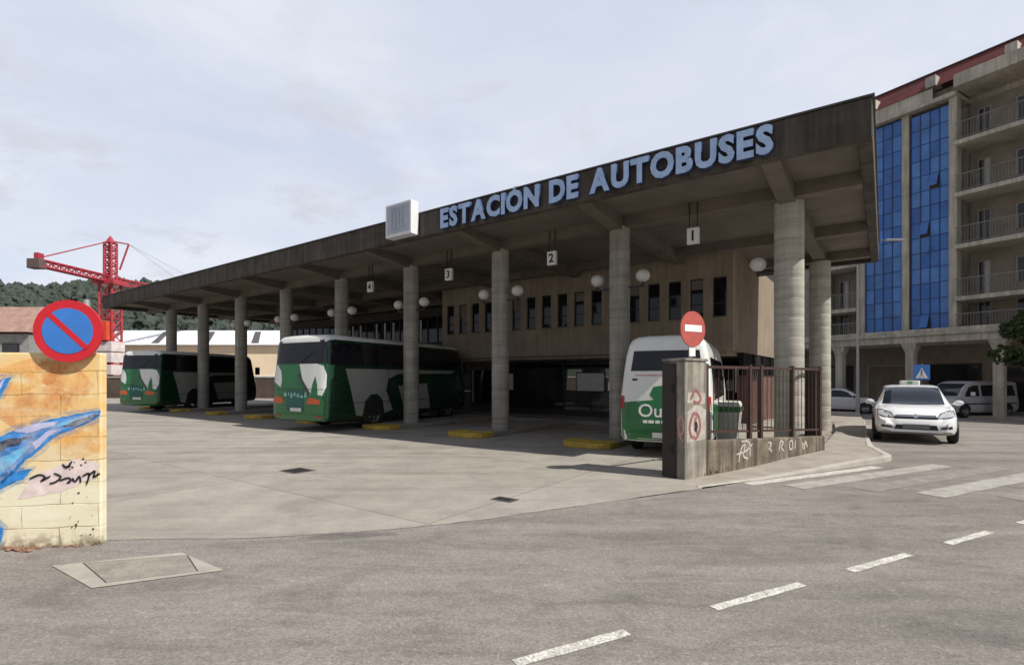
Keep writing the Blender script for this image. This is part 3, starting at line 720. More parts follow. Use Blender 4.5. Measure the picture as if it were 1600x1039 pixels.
def coach(label, loc, heading, L):
    W, H = 2.5, 3.02
    t, bv = make_bus('coach', label, W, L, H, .09, .22, .05, .30, M['busdark'], 2.80, loc, heading, 'green and white coaches parked nose in under the canopy')
    h = W/2
    # rear: green panel, black glass, white swooshes, lamps
    patch('rear_panel', [(-1.16,.55),(1.10,.55),(1.16,1.2),(1.16,2.12),(-1.16,2.12),(-1.2,1.2)], bv, 'rear', M['busgreen'], t, .004)
    patch('rear_window', [(-1.10,2.10),(1.16,2.10),(1.12,2.62),(.98,2.82),(-.98,2.82),(-1.10,2.62)], bv, 'rear', M['tint'], t, .008)
    patch('roof_spoiler', [(-.86,2.765),(.86,2.765),(.82,2.83),(-.82,2.83)], bv, 'rear', M['buswhite'], t, .016, .08)  # white strip painted for the bright reflection along the roof edge
    patch('livery_patch', [(.02,2.09),(.8,2.09),(1.06,2.02),(1.17,1.75),(1.18,1.38),(1.08,1.12),(.90,1.14),(.86,1.45),(.76,1.72),(.66,1.45),(.60,1.12),(.42,1.30),(.20,1.62)], bv, 'rear', M['buswhite'], t, .008, .09)
    patch('livery_patch', [(-1.17,2.07),(-.98,2.06),(-.80,1.88),(-.72,1.60),(-.76,1.36),(-.92,1.44),(-1.17,1.56)], bv, 'rear', M['buswhite'], t, .008, .09)
    patch('livery_stripe', [(-.05,1.78),(.06,1.78),(.62,1.15),(.46,1.15)], bv, 'rear', M['busdark'], t, .012, .1)
    patch('tail_light', [(-1.12,.86),(-.62,.86),(-.66,1.02),(-.86,1.10),(-1.14,1.0)], bv, 'rear', M['amber'], t, .01, .1)
    patch('tail_light', [(.42,.86),(.98,.86),(1.0,.98),(.60,1.06),(.46,1.0)], bv, 'rear', M['amber'], t, .01, .1)
    patch('panel_seam', [(-1.1,1.30),(1.1,1.30),(1.1,1.318),(-1.1,1.318)], bv, 'rear', M['busdark'], t, .011, .2)
    patch('wiper', [(.1,2.14),(.14,2.14),(.62,2.45),(.60,2.48)], bv, 'rear', M['black'], t, .02, .1)
    for s in (-1,1): patch('reflector', [(s*.80,.44),(s*1.04,.44),(s*1.04,.49),(s*.80,.49)], bv, 'rear', M['redlens'], t, .018, .1)
    patch('engine_grille', [(-.48,.62),(.30,.62),(.28,1.28),(-.46,1.28)], bv, 'rear', mat('teal_panel', (.012,.10,.075), .4), t, .012)
    for (x0,x1,z0,z1) in ((-.60,-.46,1.08,1.20),(-.42,-.34,1.12,1.20),(-.30,-.20,1.04,1.20),(-.16,-.06,1.10,1.20),(-.02,.10,1.06,1.16),(.14,.28,1.04,1.12),(.32,.44,1.06,1.22)):
        patch('livery_mark', [(x0,z0),(x1,z0),(x1-.02,z1),(x0+.02,z1)], bv, 'rear', mat('pale_mark', (.22,.42,.36), .4) if 'pale_mark' not in bpy.data.materials else bpy.data.materials['pale_mark'], t, .016, .1)
    patch('number_plate', [(-.30,.62),(.20,.62),(.20,.73),(-.30,.73)], bv, 'rear', M['plate'], t, .02)
    patch('bumper', [(-1.16,.34),(1.10,.34),(1.12,.54),(-1.16,.54)], bv, 'rear', M['busgreen'], t, .012)
    for s, view in ((1,'right'),(-1,'left')):
        patch('side_window', [(.22,2.06),(L-.35,2.06),(L-.75,2.74),(.30,2.76)], bv, view, M['tint'], t, .006, .25)
        patch('livery_patch', [(0.8,1.95),(L-.9,1.95),(L-1.2,1.84),(3.3,1.80),(2.75,1.62),(2.62,1.25),(2.95,.55),(2.55,.46),(2.45,.9),(2.2,1.12),(1.9,1.12),(1.62,.9),(1.5,.42),(1.22,.46),(1.0,1.25)], bv, view, M['livgrey'], t, .006, .14)
        patch('livery_patch', [(3.25,1.38),(4.9,1.46),(5.1,.52),(3.6,.50)], bv, view, M['livgrey'], t, .006, .2)
        for ys_ in (2.75,4.1,5.45): patch('panel_seam', [(ys_,.5),(ys_+.018,.5),(ys_+.018,1.98),(ys_,1.98)], bv, view, M['black'], t, .009, .3)
        patch('panel_seam', [(.3,.86),(L-.4,.86),(L-.4,.878),(.3,.878)], bv, view, M['black'], t, .009, .3)
        for ys_ in (1.5,2.8,4.1,5.4): patch('window_seam', [(ys_,2.08),(ys_+.03,2.08),(ys_+.03,2.72),(ys_,2.72)], bv, view, M['black'], t, .011, .3)
        arch('wheel_arch', (2.05,.5), .50, bv, view, t, .30); arch('wheel_arch', (L-1.5,.5), .56, bv, view, t, .30)
        wheel(t, s*(h-.14), 2.05, .48, .28); wheel(t, s*(h-.14), L-1.5, .48, .28)
    patch('windscreen', [(-1.08,1.25),(1.08,1.25),(1.0,2.7),(-1.0,2.7)], bv, 'front', M['tint'], t, .006)
    for s in (-1,1):
        mr = MB().box(s*1.32-.12, s*1.32+.12, L-.3, L-.14, 1.85, 2.3).build('wing_mirror', M['blackgloss'], t, bevel=.04)
    return t
def place(px, Yd, heading, W):           # rear left corner seen at px, Yd -> origin at middle of the rear
    x = (px-800)/810*Yd; hd = math.radians(heading); return (x + math.cos(hd)*W/2, Yd - math.sin(hd)*W/2, .004)
coach('nearer green and white coach with orange tail lamps under the middle of the canopy', place(423,16.7,28,2.5), 28, 7.8)
coach('farthest green and white coach, parked at the left end of the canopy', place(184,25.4,14,2.5), 14, 6.7)
# minibus behind the no entry pillar
L3 = 6.0
mbus, bv = make_bus('minibus', 'white and green minibus parked nose in behind the brown fence', 1.86, L3, 2.56, .14, .45, .13, .30, M['buswhite'], 2.2, place(967,11.0,25,1.86), 25)
mbus['category'] = 'minibus'
patch('lower_panel', [(-0.864,.36),(0.864,.36),(0.883,1.18),(0.501,1.20),(0.382,1.32),(0.273,1.28),(0.200,1.42),(0.018,1.44),(-0.036,1.50),(-0.218,1.47),(-0.291,1.30),(-0.200,1.2),(-0.892,1.14)], bv, 'rear', M['busgreen'], mbus, .005, .1)
patch('rear_window', [(-0.692,1.80),(0.728,1.80),(0.673,2.22),(-0.637,2.22)], bv, 'rear', M['tint'], mbus, .008)
patch('tail_light', [(-0.901,1.0),(-0.819,1.0),(-0.819,1.28),(-0.892,1.28)], bv, 'rear', M['redlens'], mbus, .01, .06)
patch('tail_light', [(0.819,1.0),(0.901,1.0),(0.892,1.28),(0.819,1.28)], bv, 'rear', M['redlens'], mbus, .01, .06)
patch('door_handle', [(-0.655,1.60),(-0.546,1.60),(-0.546,1.64),(-0.655,1.64)], bv, 'rear', M['blackgloss'], mbus, .012, .06)
patch('livery_line', [(-0.601,1.70),(0.182,1.70),(0.182,1.72),(-0.601,1.72)], bv, 'rear', M['mp'], mbus, .01, .1)
patch_text('lettering', 'OuRi', .38, bv, 'rear', M['white'], mbus, -.12, .98, .012, .004)
for (x0,x1) in ((-.42,-.33),(-.31,-.2),(-.17,-.08),(-.05,.04),(.07,.2),(.23,.3)):
    patch('lettering', [(x0,.72),(x1,.72),(x1,.78),(x0,.78)], bv, 'rear', M['white'], mbus, .012, .1)
patch('number_plate', [(-0.237,.42),(0.237,.42),(0.237,.53),(-0.237,.53)], bv, 'rear', M['plate'], mbus, .012)
for s, view in ((1,'right'),(-1,'left')):
    for (y0,y1) in ((.45,1.75),(1.85,3.2),(3.3,4.4)):
        patch('side_window', [(y0,1.2),(y1,1.2),(y1,2.08),(y0,2.08)], bv, view, M['tint'], mbus, .006, .2)
    patch('lower_panel', [(.2,.40),(5.5,.40),(5.5,.80),(.2,1.14)], bv, view, M['busgreen'], mbus, .005, .2)
    patch('livery_stripe', [(3.6,.62),(5.55,.62),(5.55,.95),(3.6,1.0)], bv, view, M['buswhite'], mbus, .008, .2)
    arch('wheel_arch', (1.4,.4), .46, bv, view, mbus, .3); arch('wheel_arch', (4.7,.4), .46, bv, view, mbus, .3)
    wheel(mbus, s*.82, 1.4, .38, .22); wheel(mbus, s*.82, 4.7, .38, .22)
    MB().box(s*1.06-.09, s*1.06+.09, 5.0, 5.1, 1.3, 1.6).build('wing_mirror', M['blackgloss'], mbus, bevel=.03)
patch('windscreen', [(-.85,1.2),(.85,1.2),(.76,2.1),(-.76,2.1)], bv, 'front', M['tint'], mbus, .006)

# ------------------------------------------------------------------ cars (nose at +y)
def car_body(keys, L, zb):
    """keys: y, half width, belt z, top half width, top z -> BVH-able loft"""
    rows = []; ysm = [L*k/60 for k in range(61)]
    for y in ysm:
        w, zs, wr, zt = cr(keys, y)
        e = min(y, L-y); fz = zb + .10*(1-smooth(0,.5,e))
        half = [(0,fz),(w*.80,fz),(w*.93,fz+.03),(w*.985,fz+.12),(w,fz+.26),(w*.995,(zs+fz+.3)/2+.02),(w*.985,zs-.08),(w*.955,zs)]
        for k in range(1,7):
            q = k/6; half.append((w*.955+(wr-w*.955)*q, zs+(zt-.05-zs)*q + .015*math.sin(PI*q)))
        half += [(wr*.90, zt-.022),(wr*.7,zt-.006),(wr*.35,zt),(0,zt+.004)]
        rows.append([(x,y,z) for x,z in half]+[(-x,y,z) for x,z in half[-2:0:-1]])
    return rows
def make_car(name, label, cat, paint, keys, L, zb, wheels, wr_, loc, yaw, group=None):
    t = thing(name, label, cat, loc, yaw, group)
    rows = car_body(keys, L, zb); m = len(rows[0]); mb = MB().grid(rows, close=True)
    n = len(rows); mb.f.append(tuple(range(m))[::-1]); mb.m.append(0); mb.f.append(tuple((n-1)*m+j for j in range(m))); mb.m.append(0)
    fs = []
    for f in mb.f: fs += [f] if len(f) <= 4 else [(f[0], f[k], f[k+1]) for k in range(1, len(f)-1)]
    bv = BVHTree.FromPolygons([Vector(v) for v in mb.v], fs)
    mb.build('body', paint, t, smooth_=35)
    w = keys[len(keys)//2][1]
    for y in wheels:
        for s, view in ((1,'right'),(-1,'left')):
            arch('wheel_arch', (y, wr_), wr_*1.18, bv, view, t, zb+.02); wheel(t, s*(w-.09), y, wr_, .2)
    return t, bv
# hatchback taxi, 4.25 m
K = [(0,.62,.70,.48,.86),(.12,.74,.78,.56,.98),(.45,.83,.90,.58,1.30),(.9,.86,.93,.60,1.42),(1.7,.875,.93,.615,1.465),(2.35,.875,.92,.60,1.44),(2.75,.875,.91,.62,1.30),(3.18,.87,.88,.68,.985),(3.5,.86,.82,.66,.935),(3.85,.83,.74,.60,.83),(4.08,.77,.63,.54,.69),(4.2,.70,.55,.50,.58),(4.25,.62,.48,.44,.50)]
def dress_car(t, bv, L, taxi=False):
    wsc = [(-.66,.955),(.66,.955),(.585,1.385),(.3,1.405),(-.3,1.405),(-.585,1.385)]
    patch('windscreen', wsc, bv, 'front', M['screen'], t, .006, .07)
    patch('rear_window', [(-.55,1.0),(.55,1.0),(.48,1.33),(-.48,1.33)], bv, 'rear', M['tint'], t, .006, .1)
    for view in ('right','left'):
        patch('side_window', [(.75,.98),(1.6,.97),(1.6,1.37),(1.0,1.35)], bv, view, M['tint'], t, .006, .1)
        patch('side_window', [(1.68,.97),(2.85,.95),(2.5,1.25),(2.2,1.36),(1.68,1.38)], bv, view, M['tint'], t, .006, .1)
    for s in (-1,1):
        patch('headlight', [(s*.43,.655),(s*.62,.66),(s*.76,.70),(s*.775,.80),(s*.70,.815),(s*.52,.755)], bv, 'front', M['lamp'], t, .008, .05)
        patch('headlight_surround', [(s*.40,.635),(s*.64,.64),(s*.785,.69),(s*.795,.825),(s*.70,.835),(s*.50,.77)], bv, 'front', M['blackgloss'], t, .004, .05)
        patch('fog_lamp_recess', [(s*.46,.385),(s*.72,.405),(s*.70,.47),(s*.50,.435)], bv, 'front', M['blackgloss'], t, .006, .05)
        body = MB(); x0 = s*.90
        body.lathe([(.001,-.09),(.05,-.085),(.085,-.05),(.09,0),(.085,.04),(.05,.07),(.001,.075)], 16)
        body.v = [(x0+s*.06+p[0]*1.25, 2.88+p[2]*.8, 1.0+p[1]*.8) for p in body.v]
        body.box(min(s*.80,x0), max(s*.80,x0), 2.84, 2.89, .955, .985)
        body.build('wing_mirror', M['taxiwhite'] if taxi else M['blackgloss'], t, smooth_=40)
    patch('grille', [(-.44,.62),(.44,.62),(.40,.715),(-.40,.715)], bv, 'front', M['blackgloss'], t, .006, .06)
    patch('grille_bar', [(-.42,.672),(.42,.672),(.40,.695),(-.40,.695)], bv, 'front', M['chrome'], t, .014, .06)
    patch('lower_intake', [(-.44,.36),(.44,.36),(.40,.48),(-.40,.48)], bv, 'front', M['blackgloss'], t, .006, .06)
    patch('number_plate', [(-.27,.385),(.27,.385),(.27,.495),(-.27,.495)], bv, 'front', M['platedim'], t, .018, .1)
def yaw_to(dx, dy): return math.atan2(dy, dx) - PI/2
# the taxi faces us: nose direction
tx, ty = 10.2, 13.1
dv = Vector((-.565,-.825)); 
tax, tbv = make_car('taxi', 'white hatchback taxi with a pale roof sign rounding the corner towards the road', 'taxi', M['taxiwhite'], K, 4.25, .20, (.80,3.42), .31, (0,0,.004), 0)
dress_car(tax, tbv, 4.25, True)
tax.rotation_euler[2] = yaw_to(*dv); tax.location = (tx - dv.x*4.1, ty - dv.y*4.1, gz(tx,ty)+.004)
ts = MB().prism([(-.24,1.78),(.24,1.78),(.22,1.94),(-.22,1.94)], 1.47, 1.58).build('roof_sign', M['plate'], tax, bevel=.02)
MB().box(-.06,.06,1.944,1.95,1.49,1.56).build('lamp', mat('green_lamp', (.1,.35,.12), .3), ts)
patch('badge', [(.05*math.cos(2*PI*k/14), .684+.05*math.sin(2*PI*k/14)) for k in range(14)], tbv, 'front', M['chrome'], tax, .02, .05)
# van
KV = [(0,.80,.95,.70,1.70),(.12,.90,1.02,.76,1.88),(.5,.95,1.05,.78,1.93),(1.5,.96,1.05,.80,1.95),(2.6,.96,1.05,.80,1.95),(3.3,.96,1.04,.78,1.92),(3.75,.95,1.02,.76,1.66),(4.15,.94,1.0,.78,1.22),(4.5,.90,.90,.74,1.06),(4.75,.84,.76,.66,.84),(4.88,.74,.60,.58,.62)]
vd = Vector((-.975,-.22)).normalized(); vx, vy = .945*29.4, 29.4
van, vbv = make_car('passenger_van', 'grey passenger van with dark windows crossing in front of the apartment arcade', 'van', M['silver'], KV, 4.88, .24, (1.0,3.95), .34, (vx, vy, gz(vx,vy)+.004), yaw_to(*vd))
for view in ('right','left'):
    patch('side_window', [(.35,1.14),(2.75,1.14),(2.75,1.72),(.45,1.72)], vbv, view, M['tint'], van, .008, .15)
    patch('side_window', [(2.92,1.14),(3.9,1.12),(3.55,1.60),(3.3,1.70),(2.92,1.72)], vbv, view, M['tint'], van, .008, .1)
    patch('door_trim', [(.3,.70),(4.2,.70),(4.2,.76),(.3,.76)], vbv, view, M['blackgloss'], van, .006, .3)
patch('windscreen', [(-.72,1.15),(.72,1.15),(.66,1.8),(-.66,1.8)], vbv, 'front', M['screen'], van, .006, .1)
for s in (-1,1):
    patch('headlight', [(s*.5,.68),(s*.8,.70),(s*.8,.88),(s*.55,.84)], vbv, 'front', M['lamp'], van, .008, .06)
    patch('tail_light', [(s*.72,1.0),(s*.84,1.0),(s*.80,1.45),(s*.70,1.45)], vbv, 'rear', M['redlens'], van, .008, .06)
    MB().box(s*1.08-.1, s*1.08+.1, 3.55, 3.65, 1.16, 1.36).build('wing_mirror', M['white'], van, bevel=.03)
patch('grille', [(-.45,.62),(.45,.62),(.45,.76),(-.45,.76)], vbv, 'front', M['blackgloss'], van, .006, .08)
# two cars parked beyond the lamp post
fe = Vector((.502,-.865))
for px, Yd, paint, lab in ((1372,31.0,M['pale'],'pale silver hatchback parked beyond the lamp post beside the taxi'),(1331,32.6,M['navy'],'dark blue hatchback parked left of the lamp post beside the arcade')):
    x = (px-800)/810*Yd
    cr_, cbv = make_car('parked_car', lab, 'car', paint, K, 4.25, .20, (.80,3.42), .31, (x-.80*4.0, Yd+.6*4.0, gz(x,Yd)+.004), yaw_to(.80,-.60), None)
    dress_car(cr_, cbv, 4.25)

# ------------------------------------------------------------------ pillar, fence, signs
def ribbon(pts, w, y, closed=False):
    """flat stroke in the local xz plane at depth y"""
    P = [Vector(p) for p in pts]; rows = []
    for i, p in enumerate(P):
        d = (P[min(i+1,len(P)-1)] - P[max(i-1,0)]); d = d.normalized() if d.length > 1e-6 else Vector((1,0)); nn = Vector((-d.y, d.x))
        ww_ = w*(1 if 0 < i < len(P)-1 else .5)
        a, b = p+nn*ww_/2, p-nn*ww_/2; rows.append([(a.x,y,a.y),(b.x,y,b.y)])
    return rows
def curve(pts, n=6):
    ks = [(i,*p) for i,p in enumerate(pts)]; return [tuple(cr(ks, i/n)) for i in range((len(pts)-1)*n+1)]
FD = math.atan2(.58,.815)
pil = thing('gate_pillar', 'weathered square concrete gate pillar with red and white graffiti', 'pillar', (2.8,8.4,0), FD)
MB().box(0,.60,0,.43,-.05,1.93).build('shaft', M['pillar'], pil, bevel=.02)
MB().box(-.02,.62,-.02,.45,1.932,1.98).build('cap', M['pillar'], pil, bevel=.015)
MB().box(-.035,-.003,.16,.425,0,1.90).build('gate_jamb', M['ironpanel'], pil, bevel=.005)  # dark sheet added to deepen the shade on the left face
MB().box(-.05,-.036,.20,.24,.4,.55).box(-.05,-.036,.20,.24,1.4,1.55).build('hinge', M['black'], pil)  # small tabs on the added dark sheet
gp = MB(); gp.add([(.05,-.003,.60),(.55,-.003,.63),(.57,-.003,1.12),(.30,-.003,1.22),(.06,-.003,1.10)], [(0,1,2,3,4)])
gp.add([(.06,-.003,1.25),(.54,-.003,1.22),(.55,-.003,1.40),(.08,-.003,1.42)], [(0,1,2,3)])
gp.build('white_patch', mat('chalky_white', (.42,.39,.35), .8, .25, 7), pil)
gr_ = MB()
for pts in (curve([(.18,.66),(.12,.85),(.22,1.06),(.36,1.02),(.40,.82),(.30,.66),(.2,.70)]), curve([(.30,1.02),(.26,.86),(.34,.72)]), curve([(.14,1.30),(.28,1.45),(.42,1.32),(.34,1.24),(.22,1.27)])): gr_.grid(ribbon(pts,.055,-.006))
gr_.build('red_scrawl', mat('scrawl_red', (.27,.11,.10), .7, .35, 10), pil)
gk = MB().grid(ribbon(curve([(.27,.93),(.30,.86),(.27,.78)]),.07,-.009)); gk.build('dark_mark', M['mk'], pil)
lw = MB()      # graffiti on the side face
for pts in (curve([(.03,.62),(.10,.72),(.13,.95),(.05,1.02),(.03,.8),(.12,.7)]),): 
    for r_ in [ribbon(pts,.03,0)]:
        lw.grid([[(-.003, p[0], p[2]) for p in row] for row in r_])
lw.build('pink_scrawl', M['mp'], pil)
fw = thing('boundary_fence', 'low stained concrete wall with brown iron railings and white graffiti beside the zebra crossing', 'fence', (3.29,8.75,0), FD)
FL = 4.30
mb = MB(); rows = []
mb.add([(.01,0,-.06),(FL,0,-.06),(FL,.14,-.06),(.01,.14,-.06),(.01,0,.60),(FL,0,.40),(FL,.14,.40),(.01,.14,.60)], [(0,3,2,1),(4,5,6,7),(0,1,5,4),(1,2,6,5),(2,3,7,6),(3,0,4,7)])
mb.build('low_wall', M['lowwall'], fw, bevel=.025)
ir = MB(); zt = 1.87
top_ = lambda x: .60-.20*x/FL
ir.box(.0,FL-.02,.045,.09,zt-.05,zt); ir.add([(0,.05,.72),(FL-.02,.05,.52),(FL-.02,.085,.52),(0,.085,.72),(0,.05,.76),(FL-.02,.05,.56),(FL-.02,.085,.56),(0,.085,.76)], [(0,3,2,1),(4,5,6,7),(0,1,5,4),(1,2,6,5),(2,3,7,6),(3,0,4,7)])
ir.build('rail', M['iron'], fw)
for x in (.06,1.42,1.80,3.0,FL-.12): MB().box(x-.035,x+.035,.03,.105,top_(x)-.02,zt+.03).build('post', M['iron'], fw)
bars = MB(); x = .14
while x < FL-.1:
    d = .009
    if 1.42 < x < 1.80: d = .02
    if min(abs(x-q) for q in (1.42,1.80,3.0)) > .06: bars.box(x-d/2,x+d/2,.063,.073,top_(x)+.13,zt-.05)
    x += .15 if not 1.3 < x < 1.9 else .07
bars.build('bars', M['iron'], fw)
MB().box(FL-.10,FL-.06,.15,.66,.12,zt+.02).box(FL-.14,FL-.02,.66,.74,.0,zt+.04).build('solid_panel', M['ironpanel'], fw)
M['scrawl'] = mat('scrawl_white', (.46,.44,.40), .7, .25, 12)
def glyph(c, s, strokes, y=-.004):
    for st in strokes: MB().grid(ribbon([(c[0]+p[0]*s, c[1]+p[1]*s) for p in curve(st,4)], .034, y)).build('white_scrawl', M['scrawl'], fw)
z_ = .24
for st in ([(0,.0),(.1,.3),(.28,.42),(.2,.15),(.42,.05)],[(.1,.5),(.45,.45),(.5,.1)],[(-.1,.2),(.3,.25),(.6,.4)]): glyph((.95,z_-.1),.75,[st])
glyph((1.95,z_),.55,[[(0,.35),(.2,.3),(.1,.15),(.25,.0)],[(.0,.1),(.2,.2)]])
glyph((2.35,z_-.02),.55,[[(0,0),(.1,.35),(.3,.3),(.15,.15),(.35,.0)]]); glyph((2.75,z_-.03),.55,[[(0,.3),(.2,.35),(.25,.1),(.05,.05),(0,.3)],[(.4,0),(.45,.35)]])
glyph((3.25,z_-.05),.55,[[(0,.3),(.15,.0),(.3,.3),(.45,.05)],[(.1,.2),(.4,.2)]])
# wheeled bin behind the railings
wb = thing('wheeled_bin', 'pale wheeled bin with a green rim standing behind the brown railings', 'bin', (5.16,12.4,.01), -.5)
mb = MB(); mb.add([(-.22,-.24,.10),(.22,-.24,.10),(.22,.24,.10),(-.22,.24,.10),(-.29,-.33,.86),(.29,-.33,.86),(.29,.33,.86),(-.29,.33,.86)], [(0,3,2,1),(4,5,6,7),(0,1,5,4),(1,2,6,5),(2,3,7,6),(3,0,4,7)]); mb.build('body', mat('pale_bin_plastic', (.50,.50,.46), .5, .15, 4), wb, bevel=.03)
MB().box(-.32,.32,-.36,.36,.862,.97).build('rim', M['busgreen'], wb, bevel=.02)
mb = MB(); mb.add([(-.31,-.35,.972),(.31,-.35,.972),(.31,.35,.972),(-.31,.35,.972),(-.26,-.28,1.08),(.26,-.28,1.08),(.26,.30,1.10),(-.26,.30,1.10)], [(0,3,2,1),(4,5,6,7),(0,1,5,4),(1,2,6,5),(2,3,7,6),(3,0,4,7)]); mb.build('lid', mat('pale_bin_lid', (.55,.55,.52), .5), wb, bevel=.03)
for s_ in (-1,1): MB().tube((s_*.22,.24,.1),(s_*.27,.24,.1),.1,14).build('wheel', M['black'], wb)
# no entry sign on the pillar
ne = thing('no_entry_sign', 'faded red no entry disc with a white bar above the gate pillar', 'road sign', (2.93,8.52,1.98), math.atan2(.50,.866))
def disc(mb, r, y, z, n=40, x=0, mi=0, y2=None):
    pts = [(x+r*math.cos(2*PI*k/n), z+r*math.sin(2*PI*k/n)) for k in range(n)]
    y2 = y+.02 if y2 is None else y2
    mb.add([(a,y,b) for a,b in pts]+[(a,y2,b) for a,b in pts], [tuple(range(n)), tuple(range(n,2*n))[::-1]]+[(k,(k+1)%n,n+(k+1)%n,n+k) for k in range(n)], mi)
mb = MB(); disc(mb,.29,-.06,.475); mb.build('disc', M['signfade'], ne)
MB().box(-.20,.20,-.066,-.062,.43,.54).build('white_bar', M['white'], ne)
MB().tube((0,0,-.05),(0,0,.70),.03,10).build('post', M['steel'], ne, smooth_=40)
MB().box(-.07,.07,-.045,-.034,.03,.20).build('small_plate', M['white'], ne)
# graffiti wall
wa = thing('graffiti_wall', 'low block wall painted yellow and orange with a blue mural beside the forecourt entrance', 'wall', (-4.09,5.16,0), math.atan2(.14,.87))
MB().box(-6.5,0,0,.10,-.05,1.90).build('blockwork', M['mural'], wa, bevel=.012)
def m_spray(name, col):
    m, nt, b = newmat(name); co = coords(nt)
    nt.links.new(ramp(nt, nz(nt, co, 4, 4), [(.3, tuple(c*.8 for c in col)), (.7, tuple(min(1,c*1.2) for c in col))]), b.inputs['Base Color']); b.inputs['Roughness'].default_value = .7
    a = N(nt, 'ShaderNodeMath', operation='MULTIPLY'); nt.links.new(ramp(nt, nz(nt, co, 260, 2, .8), [(.36,0.0),(.66,.9)]), a.inputs[0]); nt.links.new(ramp(nt, nz(nt, co, 6, 4), [(.38,.05),(.62,.85)]), a.inputs[1])
    nt.links.new(a.outputs[0], b.inputs['Alpha']); return m
def mural(name, polys, m, lay, grow=0):
    mb = MB()
    for pl in polys:
        if grow:
            ar = sum(a_[0]*b_[1]-b_[0]*a_[1] for a_, b_ in zip(pl, pl[1:]+pl[:1])); sg2 = 1 if ar > 0 else -1; G = []
            for k_ in range(len(pl)):
                e0 = Vector(pl[k_])-Vector(pl[k_-1]); e1 = Vector(pl[(k_+1)%len(pl)])-Vector(pl[k_]); tt = (e0.normalized()+e1.normalized()); tt = tt.normalized() if tt.length > 1e-4 else e1.normalized()
                G.append((pl[k_][0]+tt.y*grow*sg2, pl[k_][1]-tt.x*grow*sg2))
            pl = G
        Q = []
        for (xa,za),(xb_,zb_) in zip(pl, pl[1:]+pl[:1]):
            nseg = max(1, int(math.hypot(xb_-xa,zb_-za)/.018))
            for q_ in range(nseg):
                t_ = q_/nseg; xx_ = xa+(xb_-xa)*t_; zz_ = za+(zb_-za)*t_; jj = noise.noise_vector(Vector((xx_*14,lay*3.1,zz_*14)))*.012 + noise.noise_vector(Vector((xx_*45,lay,zz_*45)))*.005
                Q.append((min(-.003, xx_+jj.x), max(0, zz_+jj.z)))
        pl = Q
        bm = bmesh.new(); f = bm.faces.new([bm.verts.new((x,-.002-.0015*lay,z)) for x,z in pl]); bmesh.ops.triangulate(bm, faces=[f])
        bm.verts.index_update(); mb.add([v.co[:] for v in bm.verts], [tuple(v.index for v in ff.verts) for ff in bm.faces]); bm.free()
    return mb.build(name, m, wa)
def MP(pts):                                   # photo-measured outline -> wall metres
    return [((px-158)/160.0, (850-py)/158.0) for px,py in pts]
ORANGE = [MP([(78,668),(150,648),(157,700),(120,712),(98,702)]), MP([(0,585),(60,562),(110,572),(88,592),(40,606),(0,622)])]
mural('orange_patch', ORANGE, m_spray('spray_orange', (.84,.40,.08)), 0, .03)
mural('red_overspray', [MP([(0,640),(60,600),(120,610),(110,640),(40,668)]), MP([(60,560),(110,556),(150,600),(120,640),(80,600)])], m_spray('spray_coral', (.70,.26,.10)), .2)
mural('lilac_haze', [MP([(60,742),(120,715),(157,722),(150,745),(100,766),(40,776)])], mat('mural_blush', (.74,.62,.60), .7, .2, 8), 0)
BLUE = [MP([(-60,700),(0,686),(40,668),(90,652),(130,644),(158,640),(157,650),(130,664),(98,676),(78,694),(52,716),(30,742),(0,768),(-60,790)]),
     MP([(-60,612),(0,600),(22,590),(34,588),(20,612),(10,640),(0,652),(-60,660)]), MP([(20,736),(62,728),(50,742),(22,756),(0,772),(-10,760)]), MP([(-60,800),(0,796),(22,818),(20,838),(0,848),(-60,850)])]
mural('blue_overspray', BLUE, m_spray('spray_blue', (.10,.34,.70)), .5, .045)
mural('white_overspray', BLUE[:1], m_spray('spray_white', (.72,.74,.78)), 5, -.02)
mural('blue_stroke', BLUE, M['mb'], 1)
mural('light_blue_stroke', [MP([(-60,752),(0,716),(30,706),(60,690),(52,704),(28,726),(0,752),(-60,780)]), MP([(-20,620),(6,606),(20,600),(8,632),(-10,642)]), MP([(86,664),(140,646),(150,647),(110,664)]), MP([(-20,822),(8,812),(16,826),(6,838),(-20,840)])], M['mlb'], 2)
mural('navy_stroke', [MP([(-60,716),(0,694),(30,682),(62,678),(40,692),(20,698),(14,712),(4,700),(-10,724),(-60,740)]), MP([(100,664),(150,645),(157,646),(120,664)]), MP([(2,706),(10,700),(4,726),(-4,732)])], M['mn'], 3)
mural('white_highlight', [MP([(36,672),(62,660),(98,656),(92,664),(74,668),(56,674)]), MP([(62,690),(84,670),(98,670),(80,684),(66,700)]), MP([(12,600),(26,590),(20,604),(12,612)])], M['mlil'], 4)
sc = MB()
for pts in ([(58,744),(72,738),(80,742),(74,748),(88,740)],[(92,736),(102,742),(94,750),(86,752)],[(100,748),(112,744),(116,748),(110,752)],[(118,744),(122,750),(128,742),(130,752)],[(132,742),(142,738),(138,756)],[(140,742),(150,734),(148,744),(156,738)],[(104,722),(110,728),(118,718)],[(106,727),(116,726)]):
    sc.grid(ribbon(curve([((p[0]-158)/160.0,(850-p[1])/158.0) for p in pts],4), .017, -.010))
sc.build('black_signature', M['mk'], wa)
mk_ = MB()
for k in range(26):
    x = random.uniform(-.30,-.02); z = random.uniform(.08,.85); s = random.uniform(.006,.02)
    mk_.add([(x,-.004,z),(x+s,-.004,z+s*.3),(x+s*.7,-.004,z+s*1.3),(x-s*.3,-.004,z+s*.8)], [(0,1,2,3)])
mk_.build('chipped_spots', M['bark'], wa)
